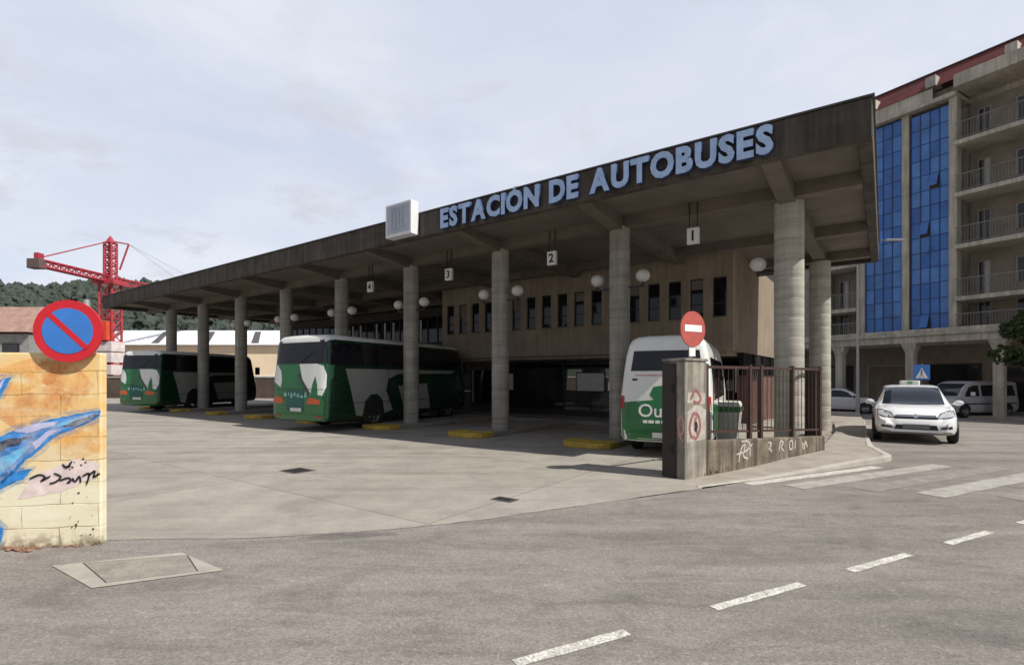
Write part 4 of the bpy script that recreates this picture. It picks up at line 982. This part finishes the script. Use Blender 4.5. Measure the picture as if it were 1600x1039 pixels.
# no parking sign above the wall
nps = thing('no_parking_sign', 'round red and blue no parking sign above the graffiti wall', 'road sign', (-4.33,5.082,0), math.atan2(.14,.87))
mb = MB(); disc(mb,.302,-.035,2.11,48); mb.build('red_disc', M['signred'], nps)
mb = MB(); disc(mb,.222,-.039,2.11,48,0,0,-.0365); mb.build('blue_field', M['signblue'], nps)
c45 = math.sqrt(.5); hw = .026; hl_ = .235
mb = MB(); q = [( -hl_*c45-hw*c45, hl_*c45-hw*c45),( -hl_*c45+hw*c45, hl_*c45+hw*c45),( hl_*c45+hw*c45, -hl_*c45+hw*c45),( hl_*c45-hw*c45, -hl_*c45-hw*c45)]
mb.add([(x,-.041,2.11+z) for x,z in q],[(0,1,2,3)]); mb.build('red_slash', M['signred'], nps)
MB().tube((-.02,.28,-.05),(-.02,.28,2.46),.03,12).build('post', M['steel'], nps, smooth_=40)
MB().box(-.04,0,-.014,.26,2.20,2.24).box(-.04,0,-.014,.26,1.96,2.0).build('clamp', M['steel'], nps)
# rubble and weeds at the wall foot
rub = MB()
def rock(mb, c, r):
    n0 = len(mb.v); ico = bmesh.new(); bmesh.ops.create_icosphere(ico, subdivisions=1, radius=r)
    for v in ico.verts: v.co *= random.uniform(.7,1.2)
    ico.verts.index_update(); mb.add([(v.co.x+c[0], v.co.y+c[1], v.co.z*.6+c[2]) for v in ico.verts], [tuple(v.index for v in f.verts) for f in ico.faces]); ico.free()
wdir = Vector((.987,.159)); 
for k in range(60):
    t = random.uniform(0,1.1); p = Vector((-4.09,5.16)) - wdir*t + Vector((.159,-.987))*random.uniform(.0,.07)
    rock(rub, (p.x,p.y,.008), random.uniform(.006,.022))
for k in range(16):
    p = Vector((-4.75,5.0)) + Vector((random.uniform(-.16,.2), random.uniform(-.07,.04))); rock(rub, (p.x,p.y,.012), random.uniform(.012,.035))
tag(rub.build('rubble', M['rubble']), 'scattered grit and brick rubble along the foot of the graffiti wall', 'rubble', kind='stuff')
wd_ = MB()
def blade(mb, x, y, z, h, w):
    a = random.uniform(0,2*PI); lx, ly = math.cos(a)*h*.5, math.sin(a)*h*.5; px_, py_ = -math.sin(a)*w, math.cos(a)*w
    mb.add([(x-px_,y-py_,z),(x+px_,y+py_,z),(x+lx*.5,y+ly*.5,z+h*.8),(x+lx,y+ly,z+h)], [(0,1,2),(0,2,3)])
for k in range(420):
    t = random.random()**.8*5.0
    p = Vector((2.8,8.4)) + Vector((.793,.61))*t + Vector((.61,-.793))*random.uniform(.005,.05)
    if noise.noise(Vector((p.x*2.5,p.y*2.5,0))) < -.05: continue
    blade(wd_, p.x,p.y,.02+.07*smooth(.5,2,t), random.uniform(.02,.09), .006)
for k in range(60):
    p = Vector((-4.06,5.17)) + Vector((random.uniform(-.5,.02), random.uniform(-.03,.0))); blade(wd_, p.x,p.y,.0, random.uniform(.02,.06), .005)
tag(wd_.build('weeds', M['weed']), 'sparse dry weeds along the foot of the walls', 'weeds', kind='stuff')

# ------------------------------------------------------------------ street lamp and crossing sign
x, y = .667*30, 30
lp = thing('street_lamp', 'tall grey street lamp with one long arm behind the canopy corner', 'street lamp', (x,y,gz(x,y)+.08))
MB().tube((0,0,0),(0,0,1.0),.11,12).tube((0,0,1.0),(0,0,9.9),.085,12,.05).build('pole', M['steel'], lp, smooth_=40)
MB().tube((0,0,9.85),(1.7,0,10.02),.035,8).build('arm', M['steel'], lp, smooth_=40)
MB().box(1.65,2.65,-.13,.13,9.96,10.08).build('lantern', M['whitepl'], lp, bevel=.04)
x, y = .79*25, 25
ps = thing('crossing_sign', 'square blue pedestrian crossing sign behind the taxi', 'road sign', (x,y,gz(x,y)), math.atan2(-.45,.9))
ps.scale = (.72,.72,.72); ps.location.z += .66
MB().tube((0,0,-.95),(0,0,3.0),.035,10).build('post', mat('brown_post', (.20,.12,.09), .6), ps, smooth_=40)
MB().box(-.44,.44,-.06,-.04,1.86,2.86).build('panel', M['signblue'], ps, bevel=.01)
mb = MB(); mb.add([(-.34,-.063,1.98),(.34,-.063,1.98),(0,-.063,2.68)], [(0,1,2)]); mb.build('white_triangle', M['white'], ps)
mb = MB(); disc(mb,.055,-.068,2.47,14,0,0,-.065)
for p0,p1,w in (((0,2.40),(-.01,2.22),.08),((-.01,2.22),(-.12,2.02),.05),((-.01,2.22),(.11,2.03),.05),((0,2.36),(-.11,2.22),.04),((0,2.36),(.11,2.25),.04)):
    mb.grid(ribbon([p0,p1],w,-.066)); 
mb.build('pedestrian', M['blackgloss'], ps)

# ------------------------------------------------------------------ apartment block
AB = Vector((23.1,33.0)); AR = math.atan2(-.865,.502)   # local x to the right along the facade, y into the building
ap = thing('apartment_block', 'tall concrete apartment block with blue glass curtain walls, balconies and a red tiled roof', 'apartment building', (AB.x,AB.y,-.45), AR)
Z0 = .45
X0, X1 = -14.0, 16.0
FZ = [4.7, 6.2+Z0, 9.1+Z0, 12.0+Z0, 14.9+Z0]           # balcony slab tops
# first-floor ledge
MB().box(X0,X1,-.9,.0,4.15,4.95).box(X0,X1,-1.0,-.9,4.55,4.72).build('ledge', M['tan'], ap, bevel=.03)
MB().box(X0,X1,.0,12,4.05,4.95).build('first_floor_slab', M['tan'], ap)
arc = MB(); arc.box(X0,X1,3.4,3.6,0,4.05); arc.build('arcade_wall', M['tandark'], ap)
for k, xc in enumerate((-9.8,-5.8,-1.8,2.2,6.2,10.2,14.2)):
    MB().box(xc-.22,xc+.22,-.75,-.31,0,3.6).add([(xc-.22,-.75,3.6),(xc+.22,-.75,3.6),(xc+.22,-.31,3.6),(xc-.22,-.31,3.6),(xc-.4,-.88,4.15),(xc+.4,-.88,4.15),(xc+.4,-.1,4.15),(xc-.4,-.1,4.15)],[(0,1,5,4),(1,2,6,5),(2,3,7,6),(3,0,4,7)])
    mb = MB(); mb.box(xc-.22,xc+.22,-.75,-.31,0,3.6)
    mb.add([(xc-.22,-.75,3.6),(xc+.22,-.75,3.6),(xc+.22,-.31,3.6),(xc-.22,-.31,3.6),(xc-.4,-.88,4.15),(xc+.4,-.88,4.15),(xc+.4,-.1,4.15),(xc-.4,-.1,4.15)],[(0,1,5,4),(1,2,6,5),(2,3,7,6),(3,0,4,7)])
    mb.build('arcade_column', M['tan'], ap)
for k in range(8):                               # shopfronts inside the arcade
    x = X0+1.2+k*3.6
    f = MB().box(x,x+.1,3.28,3.4,.2,3.0).box(x+2.5,x+2.6,3.28,3.4,.2,3.0).box(x+.1,x+2.5,3.28,3.4,2.9,3.0).build('shopfront', M['winframe'] if k%2 else M['frame'], ap)
    MB().box(x+.1,x+2.5,3.33,3.36,.2,2.9).build('pane', M['wglass'] if k%3 else M['swall2'], f)
# curtain walls
def curtain(x0, x1, nc, z0, z1, nr, opened):
    w = (x1-x0)/nc; h = (z1-z0)/nr
    f = MB()
    for i in range(nc+1): f.box(x0+i*w-.02, x0+i*w+.02, -.06, -.001, z0, z1)
    for j in range(nr+1):
        for i in range(nc): f.box(x0+i*w+.02, x0+(i+1)*w-.02, -.05, -.001, z0+j*h-.018, z0+j*h+.018)
    cw = f.build('curtain_wall', M['bgrid'], ap)
    for i in range(nc):
        a = MB(); xa, xb_ = x0+i*w+.02, x0+(i+1)*w-.02
        for j in range(nr+1): a.v += [(xa,-.03+random.uniform(-.005,.005),z0+j*h), (xb_,-.03+random.uniform(-.005,.005),z0+j*h)]
        for j in range(nr):
            a.f.append((2*j,2*j+1,2*j+3,2*j+2)); a.m.append(2 if (i,j) in opened else (0 if random.random() < (.42 if i % 2 else .72) else 1))
        a.build('pane', [M['bglass'], M['bglass2'], M['dark']], cw)
    for (i,j) in opened:
        xa = x0+i*w; za = z0+j*h
        MB().add([(xa+.03,-.05,za+h),(xa+w-.03,-.05,za+h),(xa+w-.03,-.35,za+.1),(xa+.03,-.35,za+.1)],[(0,1,2,3)])
        mb = MB(); mb.add([(xa+.03,-.07,za+h-.03),(xa+w-.03,-.07,za+h-.03),(xa+w-.03,-.38,za+.12),(xa+.03,-.38,za+.12)],[(0,1,2,3)]); mb.build('open_vent', M['bglass'], cw)
curtain(-.5, 1.5, 4, 4.95, 17.9, 14, [])
curtain(2.0, 3.88, 4, 4.95, 17.75, 14, [(2,9),(1,6),(1,0)])
dk = MB(); dk.box(-.5,1.5,.06,.2,4.95,17.9); dk.box(2.0,3.88,.06,.2,4.95,17.75); dk.build('curtain_backing', M['dark'], ap)
for x0,x1,y0 in ((1.52,1.9,-.12),(3.9,4.28,-.25),(-.86,-.52,-.2)): MB().box(x0,x1,y0,.35,4.95,18.0).build('pier', M['tan'], ap, bevel=.02)
MB().box(-3.1,-.9,1.3,1.5,4.95,18.0).box(4.3,X1,1.5,1.7,4.95,18.0).box(X0,-3.1,.3,.5,4.95,18.0).build('balcony_back_wall', M['tandark'], ap)
MB().box(-3.1,-3.4+.3,.3,1.3,4.95,18).box(X0,X1,1.7,12,4.95,18.9).box(X0,X1,.3,1.69,18.46,18.88).build('upper_block', M['tan'], ap)
MB().box(-.9,4.29,-.45,1.5,18.0,18.25).box(-3.3,-.9,-.5,1.5,17.4,18.3).box(4.29,X1,-.75,1.7,18.3,19.0).box(X0,-3.3,-.3,1.5,17.6,18.3).build('cornice', M['tan'], ap, bevel=.03)
mb = MB(); mb.add([(X0,-.45,18.9),(X1,-.45,18.9),(X1,.5,20.15),(X0,.5,20.15),(X1,9,20.6),(X0,9,20.6)], [(0,1,2,3),(3,2,4,5)]); mb.build('roof', M['rooftile'], ap)
MB().box(X0,X1,.45,.60,20.16,20.23).build('roof_ridge', M['cap'], ap)
for k, x in enumerate((-.2,2.9,6.4)):
    MB().box(x,x+.5,-.55,.3,18.95,19.55).build('dormer', M['tan'] if k != 1 else M['winframe'], ap, bevel=.02)
MB().box(.0,3.2,-.40,-.36,18.26,18.9).build('parapet', M['tan'], ap)
MB().box(4.29,X1,1.5,1.69,18.0,18.3).build('frieze', M['tan'], ap)
for i, z in enumerate(FZ):
    for (x0,x1,yb) in ((4.29,X1,1.5),(-3.1,-.87,1.3)):
        if i > 0: MB().box(x0,x1,-.62,yb,z-.24,z).build('balcony_slab', M['tan'], ap, bevel=.02)
        rl = MB(); yr = -.56
        rl.box(x0,x1,yr-.02,yr+.02,z+.95,z+1.0); rl.box(x0,x1,yr-.015,yr+.015,z+.08,z+.11)
        xb = x0+.06
        while xb < min(x1, 9.5): rl.box(xb-.008,xb+.008,yr-.008,yr+.008,z+.11,z+.95); xb += .13
        rl.build('railing', M['railing'], ap)
        wx_ = (x0+.35, x0+2.0, x0+4.6, x0+6.2) if x1 > 5 else (x0+.3,)
        for q, xw in enumerate(wx_):
            dw, dz0, dz1 = (.62, z, z+2.15) if q % 2 == 0 else (1.25, z+.75, z+2.1)
            f = MB().box(xw,xw+.07,yb-.07,yb-.002,dz0,dz1).box(xw+dw-.07,xw+dw,yb-.07,yb-.002,dz0,dz1).box(xw+.07,xw+dw-.07,yb-.07,yb-.002,dz1-.07,dz1).box(xw+dw/2-.025,xw+dw/2+.025,yb-.07,yb-.002,dz0,dz1-.07).build('window', M['winframe'], ap)
            MB().box(xw+.07,xw+dw/2-.025,yb-.045,yb-.02,dz0,dz1-.07).build('pane', M['wglass'], f)
            MB().box(xw+dw/2+.025,xw+dw-.07,yb-.045,yb-.02,dz0,dz1-.07).build('pane', M['blind'] if (q+i)%2 else M['wglass'], f)
MB().box(4.3,7.6,1.35,1.49,FZ[0],FZ[0]+.0).f
pvm = MB(); rows = []
for k in range(31):
    t = X0 + (X1-X0)*k/30; e = Vector((.502,-.865)); nrm = Vector((-.865,-.502))
    p = AB + e*t + nrm*1.6; q = AB + e*t - nrm*3.4; rows.append([(p.x,p.y,-.50),(p.x,p.y,-.36),(q.x,q.y,-.36)])
tag(pvm.grid(rows).build('pavement', M['pave']), kind='structure')

# ------------------------------------------------------------------ trees and hill
def leafcloud(mb, c, r, n, s, squash=.8):
    for k in range(n):
        d = Vector((random.gauss(0,1),random.gauss(0,1),random.gauss(0,1))).normalized() * r * random.uniform(.35,1)**.5
        p = Vector((c[0]+d.x, c[1]+d.y, c[2]+d.z*squash)); u = Vector((random.gauss(0,1),random.gauss(0,1),random.gauss(0,1))).normalized(); v = u.orthogonal().normalized()
        w = u.cross(v).normalized(); q = s*random.uniform(.6,1.3)
        mb.add([p-v*q-w*q*.5, p+v*q-w*q*.5, p+v*q*.4+w*q, p-v*q*.5+w*q*.8], [(0,1,2,3)])
def tree(label, x, y, h, cr_, n, s):
    z = gz(x,y); t = thing('street_tree', label, 'tree', (x,y,z))
    tk = MB(); tk.tube((0,0,0),(.05,0,h*.5),.10,10,.07); cr0 = MB()
    for k in range(11):
        a = k*2.4; rr = cr_*random.uniform(.25,.7); c = (rr*math.cos(a), rr*math.sin(a), h*random.uniform(.50,.92))
        tk.tube((.05,0,h*random.uniform(.32,.5)), c, .035, 6, .012); leafcloud(cr0, c, cr_*random.uniform(.35,.55), n, s)
    tk.build('trunk', M['bark'], t, smooth_=40); cr0.build('crown', M['leaf'], t)
tree('dark green street tree in front of the apartment block at the right edge', .998*25.0, 25.0, 5.8, 1.25, 150, .10)
hill = MB(); rows = []
def hz(x, y):
    t = x/y
    h = 71 + 9*noise.noise(Vector((x*.012,1.3,0))) + 5*noise.noise(Vector((x*.035,4.1,0)))
    return h
hx = [-620+12*k for k in range(64)]
for j in range(9):
    Yh = 170 + 20*j
    rows.append([(x, Yh + 15*noise.noise(Vector((x*.02,j,0))), -4 + hz(x,Yh)*.80*smooth(160,310,Yh)) for x in hx])
rows.append([(x, 420, -10) for x in hx])
tag(hill.grid(rows).build('hill', M['hillg'], smooth_=True), kind='structure')
fo = MB()
bmi = bmesh.new(); bmesh.ops.create_icosphere(bmi, subdivisions=3, radius=1); iv = [v.co.copy() for v in bmi.verts]; bmi.verts.index_update(); if_ = [tuple(v.index for v in f.verts) for f in bmi.faces]; bmi.free()
for k in range(1900):
    Yh = random.uniform(175, 322); x = random.uniform(-1.08, -.18)*Yh
    zb_ = -4 + hz(x,Yh)*.80*smooth(160,310,Yh); r = random.uniform(1.5,3.9); sd = random.uniform(0,99); el = random.uniform(.9,1.7)
    fo.add([(x+p.x*r*(1+.5*noise.noise(p*1.7+Vector((sd,0,0)))+.35*noise.noise(p*4.5+Vector((sd,9,0)))), Yh+p.y*r*(1+.5*noise.noise(p*1.7+Vector((sd,0,0)))+.35*noise.noise(p*4.5+Vector((sd,9,0)))), zb_+r*.5+p.z*r*el*(1+.5*noise.noise(p*2.1+Vector((sd,5,0))))) for p in iv], if_)
tag(fo.build('forest', M['forest']), 'dark green wooded hillside behind the warehouse and the crane', 'forest', kind='stuff')

# ------------------------------------------------------------------ warehouse, house, boundary wall, crane
wh = thing('warehouse', 'cream warehouse with pale saw tooth roofs behind the bus station', 'warehouse', (-54,62,0), 0)
WX = 36; nb = 6; bw = WX/nb
mb = MB().box(0,WX,0,20,0,5.6).build('wall', M['cream'], wh)
MB().box(-.05,WX+.05,-.05,-.001,0,1.5).build('base_course', M['bwall'], wh)
MB().box(-.05,WX+.05,-.06,-.001,1.5,2.0).build('pale_band', M['whitepl'], wh)
rf = MB().add([(-.4,-.5,5.62),(WX+.4,-.5,5.62),(WX+.4,7,8.0),(-.4,7,8.0),(WX+.4,20,5.62),(-.4,20,5.62)], [(0,1,2,3),(3,2,4,5),(1,4,2),(0,3,5)])
rf_ = MB(); rf_.add([(-.4,-.5,5.62),(WX+.4,-.5,5.62),(WX+.4,7,8.0),(-.4,7,8.0),(WX+.4,20,5.62),(-.4,20,5.62)], [(0,1,2,3),(3,2,4,5),(1,4,2),(0,3,5)])
rf_.build('roof', M['wroof'], wh)
for k in range(nb):                            # slanting dark strips painted for the shaded slopes at the roof valleys
    a = 2.2 + k*bw; sl_ = 2.38/7.5; zz = lambda y_: 5.62+(y_+.5)*sl_+.04
    mb = MB(); mb.add([(a,6.2,zz(6.2)),(a+.8,6.2,zz(6.2)),(a+3.4,.2,zz(.2)),(a+2.5,.2,zz(.2))], [(0,1,2,3)]); mb.build('roof_light', M['cap'], wh)
hs = thing('tiled_house', 'low house with a faded red tiled roof behind the graffiti wall', 'house', (-52,44,0), 0)
MB().box(0,11.0,0,4.4,0,5.4).build('wall', M['housewall'], hs)
mb = MB(); mb.add([(-.3,-.5,5.55),(11.2,-.5,5.55),(11.2,2.2,8.0),(-.3,2.2,8.0),(11.2,4.9,5.55),(-.3,4.9,5.55)], [(0,1,2,3),(3,2,4,5),(1,4,2),(0,3,5)]); mb.build('roof', M['redtile'], hs)
for k in range(4):
    f = MB().box(1+2.6*k,2.4+2.6*k,-.06,-.002,3.4,4.6).build('window', M['frame'], hs); MB().box(1.12+2.6*k,2.28+2.6*k,-.075,-.062,3.5,4.5).build('pane', M['wglass'], f)
MB().box(-.1,11.3,-1.6,-.1,3.0,3.2).build('porch_roof', M['wroof'], hs)
bw_ = thing('boundary_wall', 'low dark boundary wall along the far side of the bus yard', 'wall', (-50,43,0), 0)
MB().box(0,58,0,.3,-.1,1.7).build('masonry', M['bwall'], bw_); MB().box(-.05,58.05,-.05,.35,1.70,1.80).build('coping', M['kerb'], bw_)
# self-erecting tower crane
cn = thing('tower_crane', 'red lattice tower crane with white ballast blocks beyond the left end of the canopy', 'crane', (-42.6,55,0), 0)
def lattice(p0, p1, w, seg, r, name, m=M['crane'], up=Vector((0,0,1))):
    p0, p1 = Vector(p0), Vector(p1); d = (p1-p0).normalized(); a = d.cross(up) if abs(d.dot(up)) < .9 else Vector((1,0,0)); a.normalize(); b = d.cross(a).normalized()
    cs = [(a*i+b*j)*w/2 for i,j in ((-1,-1),(1,-1),(1,1),(-1,1))]; mb = MB()
    for c in cs: mb.tube(p0+c, p1+c, r, 6)
    for k in range(seg):
        q0 = p0.lerp(p1, k/seg); q1 = p0.lerp(p1, (k+1)/seg)
        for i in range(4):
            j = (i+1)%4; mb.tube(q0+cs[i], q1+cs[j] if k%2 else q1+cs[j], r*.6, 5); mb.tube(q1+cs[i], q1+cs[j], r*.6, 5)
    return mb.build(name, m, cn)
lattice((0,0,1.9),(0,0,11.6),1.35,8,.12,'lower_mast'); lattice((0,0,11.9),(0,0,16.0),.75,5,.12,'upper_mast')
MB().box(-1.15,1.15,-1.1,1.1,11.5,12.0).build('turntable', M['crane'], cn, bevel=.05)
MB().lathe([(.45,16.0),(.2,16.5),(.02,16.75)],8).build('apex', M['crane'], cn)
MB().box(-.55,.55,-1.2,-.1,5.6,7.6).build('hoist_housing', mat('crane_orange', (.62,.07,.03), .5), cn, bevel=.05)
for k, z in enumerate((2.0,3.3,4.45)): MB().box(-.85,.85,-.95,.95,z,z+1.05).build('ballast_block', M['ballast'], cn, bevel=.05)
MB().box(-1.5,1.5,-1.5,1.5,.25,1.95).build('chassis', mat('chassis_dark', (.10,.03,.03), .7), cn)
for sx_ in (-1,1):
    for sy_ in (-1,1): MB().tube((sx_*1.4,sy_*1.4,0),(sx_*1.4,sy_*1.4,.8),.14,8).build('leg', M['crane'], cn)
cj = Vector((-1.3,-6.9,0)); lattice((0,-.6,12.1), Vector((0,0,12.35))+cj, .6, 9, .10, 'counter_jib')
e = Vector((0,0,12.4))+cj
MB().box(e.x-.8,e.x+.4,e.y-.4,e.y+.4,e.z-.6,e.z+.3).build('counterweight', M['concreteblock'], cn, bevel=.05)
MB().box(e.x-.2,e.x+.2,e.y-.3,e.y+.3,e.z+.3,e.z+.85).build('winch', M['crane'], cn)
MB().tube((0,0,16.2), e+Vector((.4,0,.5)), .06, 6).build('tie_bar', M['crane'], cn)
mj = Vector((3.5,24,0)); lattice((0,.6,12.1), Vector((0,0,12.1))+mj, .6, 20, .09, 'main_jib')
MB().tube((0,0,16.2),(1.5,.6,16.0),.07,6).tube((1.5,.6,16.0),(.75,.3,13.2),.09,6).build('strut', M['crane'], cn)
MB().tube((1.5,.6,16.0), Vector((0,0,12.2))+mj*.55, .025, 5).tube((1.5,.6,16.0), Vector((0,0,12.2))+mj*.9, .025, 5).build('tie_rope', M['steel'], cn)

# ------------------------------------------------------------------ camera
cam = bpy.data.cameras.new('camera'); cam.sensor_width = 36; cam.lens = 36*810/1600; cam.shift_y = (591-519.5)/1600; cam.clip_end = 4000; cam.clip_start = .05
co_ = bpy.data.objects.new('camera', cam); COL.objects.link(co_); co_.location = (0,0,1.65); co_.rotation_euler = (PI/2,0,0); scene.camera = co_

# ------------------------------------------------------------------ light
sh = Vector((.866,-.50)); EL = math.radians(47)
sd = Vector((sh.x*math.cos(EL), sh.y*math.cos(EL), math.sin(EL))).normalized()
sl = bpy.data.lights.new('sun','SUN'); sl.energy = 5.0; sl.angle = math.radians(.6); sl.color = (1,.95,.87)
so = bpy.data.objects.new('sun', sl); COL.objects.link(so); so.rotation_euler = sd.to_track_quat('Z','Y').to_euler(); so.location = (30,-20,40)
w = bpy.data.worlds.new('World'); scene.world = w; w.use_nodes = True; nt = w.node_tree; bg = nt.nodes['Background']
sky = N(nt,'ShaderNodeTexSky'); sky.sky_type = 'NISHITA'; sky.sun_disc = False; sky.sun_elevation = EL; sky.sun_rotation = math.atan2(sh.x, sh.y); sky.air_density = 1.0; sky.dust_density = 1.5
tc = N(nt,'ShaderNodeTexCoord'); sp = N(nt,'ShaderNodeSeparateXYZ'); nt.links.new(tc.outputs['Generated'], sp.inputs[0])
zc_ = N(nt,'ShaderNodeMath', operation='ADD'); zc_.inputs[1].default_value = .22; nt.links.new(sp.outputs[2], zc_.inputs[0])
dvx = N(nt,'ShaderNodeVectorMath', operation='DIVIDE'); cmb = N(nt,'ShaderNodeCombineXYZ')
for k in range(3): nt.links.new(zc_.outputs[0], cmb.inputs[k])
nt.links.new(tc.outputs['Generated'], dvx.inputs[0]); nt.links.new(cmb.outputs[0], dvx.inputs[1])
def wn(scale, loc, det=7, ro=.58):
    mp = N(nt,'ShaderNodeMapping'); mp.inputs['Location'].default_value = loc; mp.inputs['Scale'].default_value = (1,1.2,0); nt.links.new(dvx.outputs[0], mp.inputs[0]); return nz(nt, mp.outputs[0], scale, det, ro, .3)
haze = mixc(nt, ramp(nt, wn(.9,(3,1,0)), [(.34,0.0),(.66,1.0)]), (6.8,7.4,8.9), (8.5,8.75,9.5))
c = mixc(nt, .80, sky.outputs[0], haze)
c = mixc(nt, ramp(nt, wn(2.4,(11,4,0),9,.62), [(.54,0.0),(.64,.85)]), c, (6.2,6.4,7.3))
c = mixc(nt, ramp(nt, wn(1.6,(5,9,0),8,.6), [(.52,0.0),(.75,.6)]), c, (8.4,8.6,9.3))
# sky left bright ahead but dimmed overhead and behind to cut fill light
dt = N(nt,'ShaderNodeVectorMath', operation='DOT_PRODUCT'); dt.inputs[1].default_value = (.10,.97,.06); nt.links.new(tc.outputs['Generated'], dt.inputs[0])
lum = ramp(nt, dt.outputs['Value'], [(.0,.56),(.58,1.06)])
c = mixc(nt, 1.0, c, lum, 'MULTIPLY')
nt.links.new(c, bg.inputs[0]); bg.inputs[1].default_value = .1
scene.view_settings.view_transform = 'Standard'; scene.view_settings.look = 'None'; scene.view_settings.exposure = 0
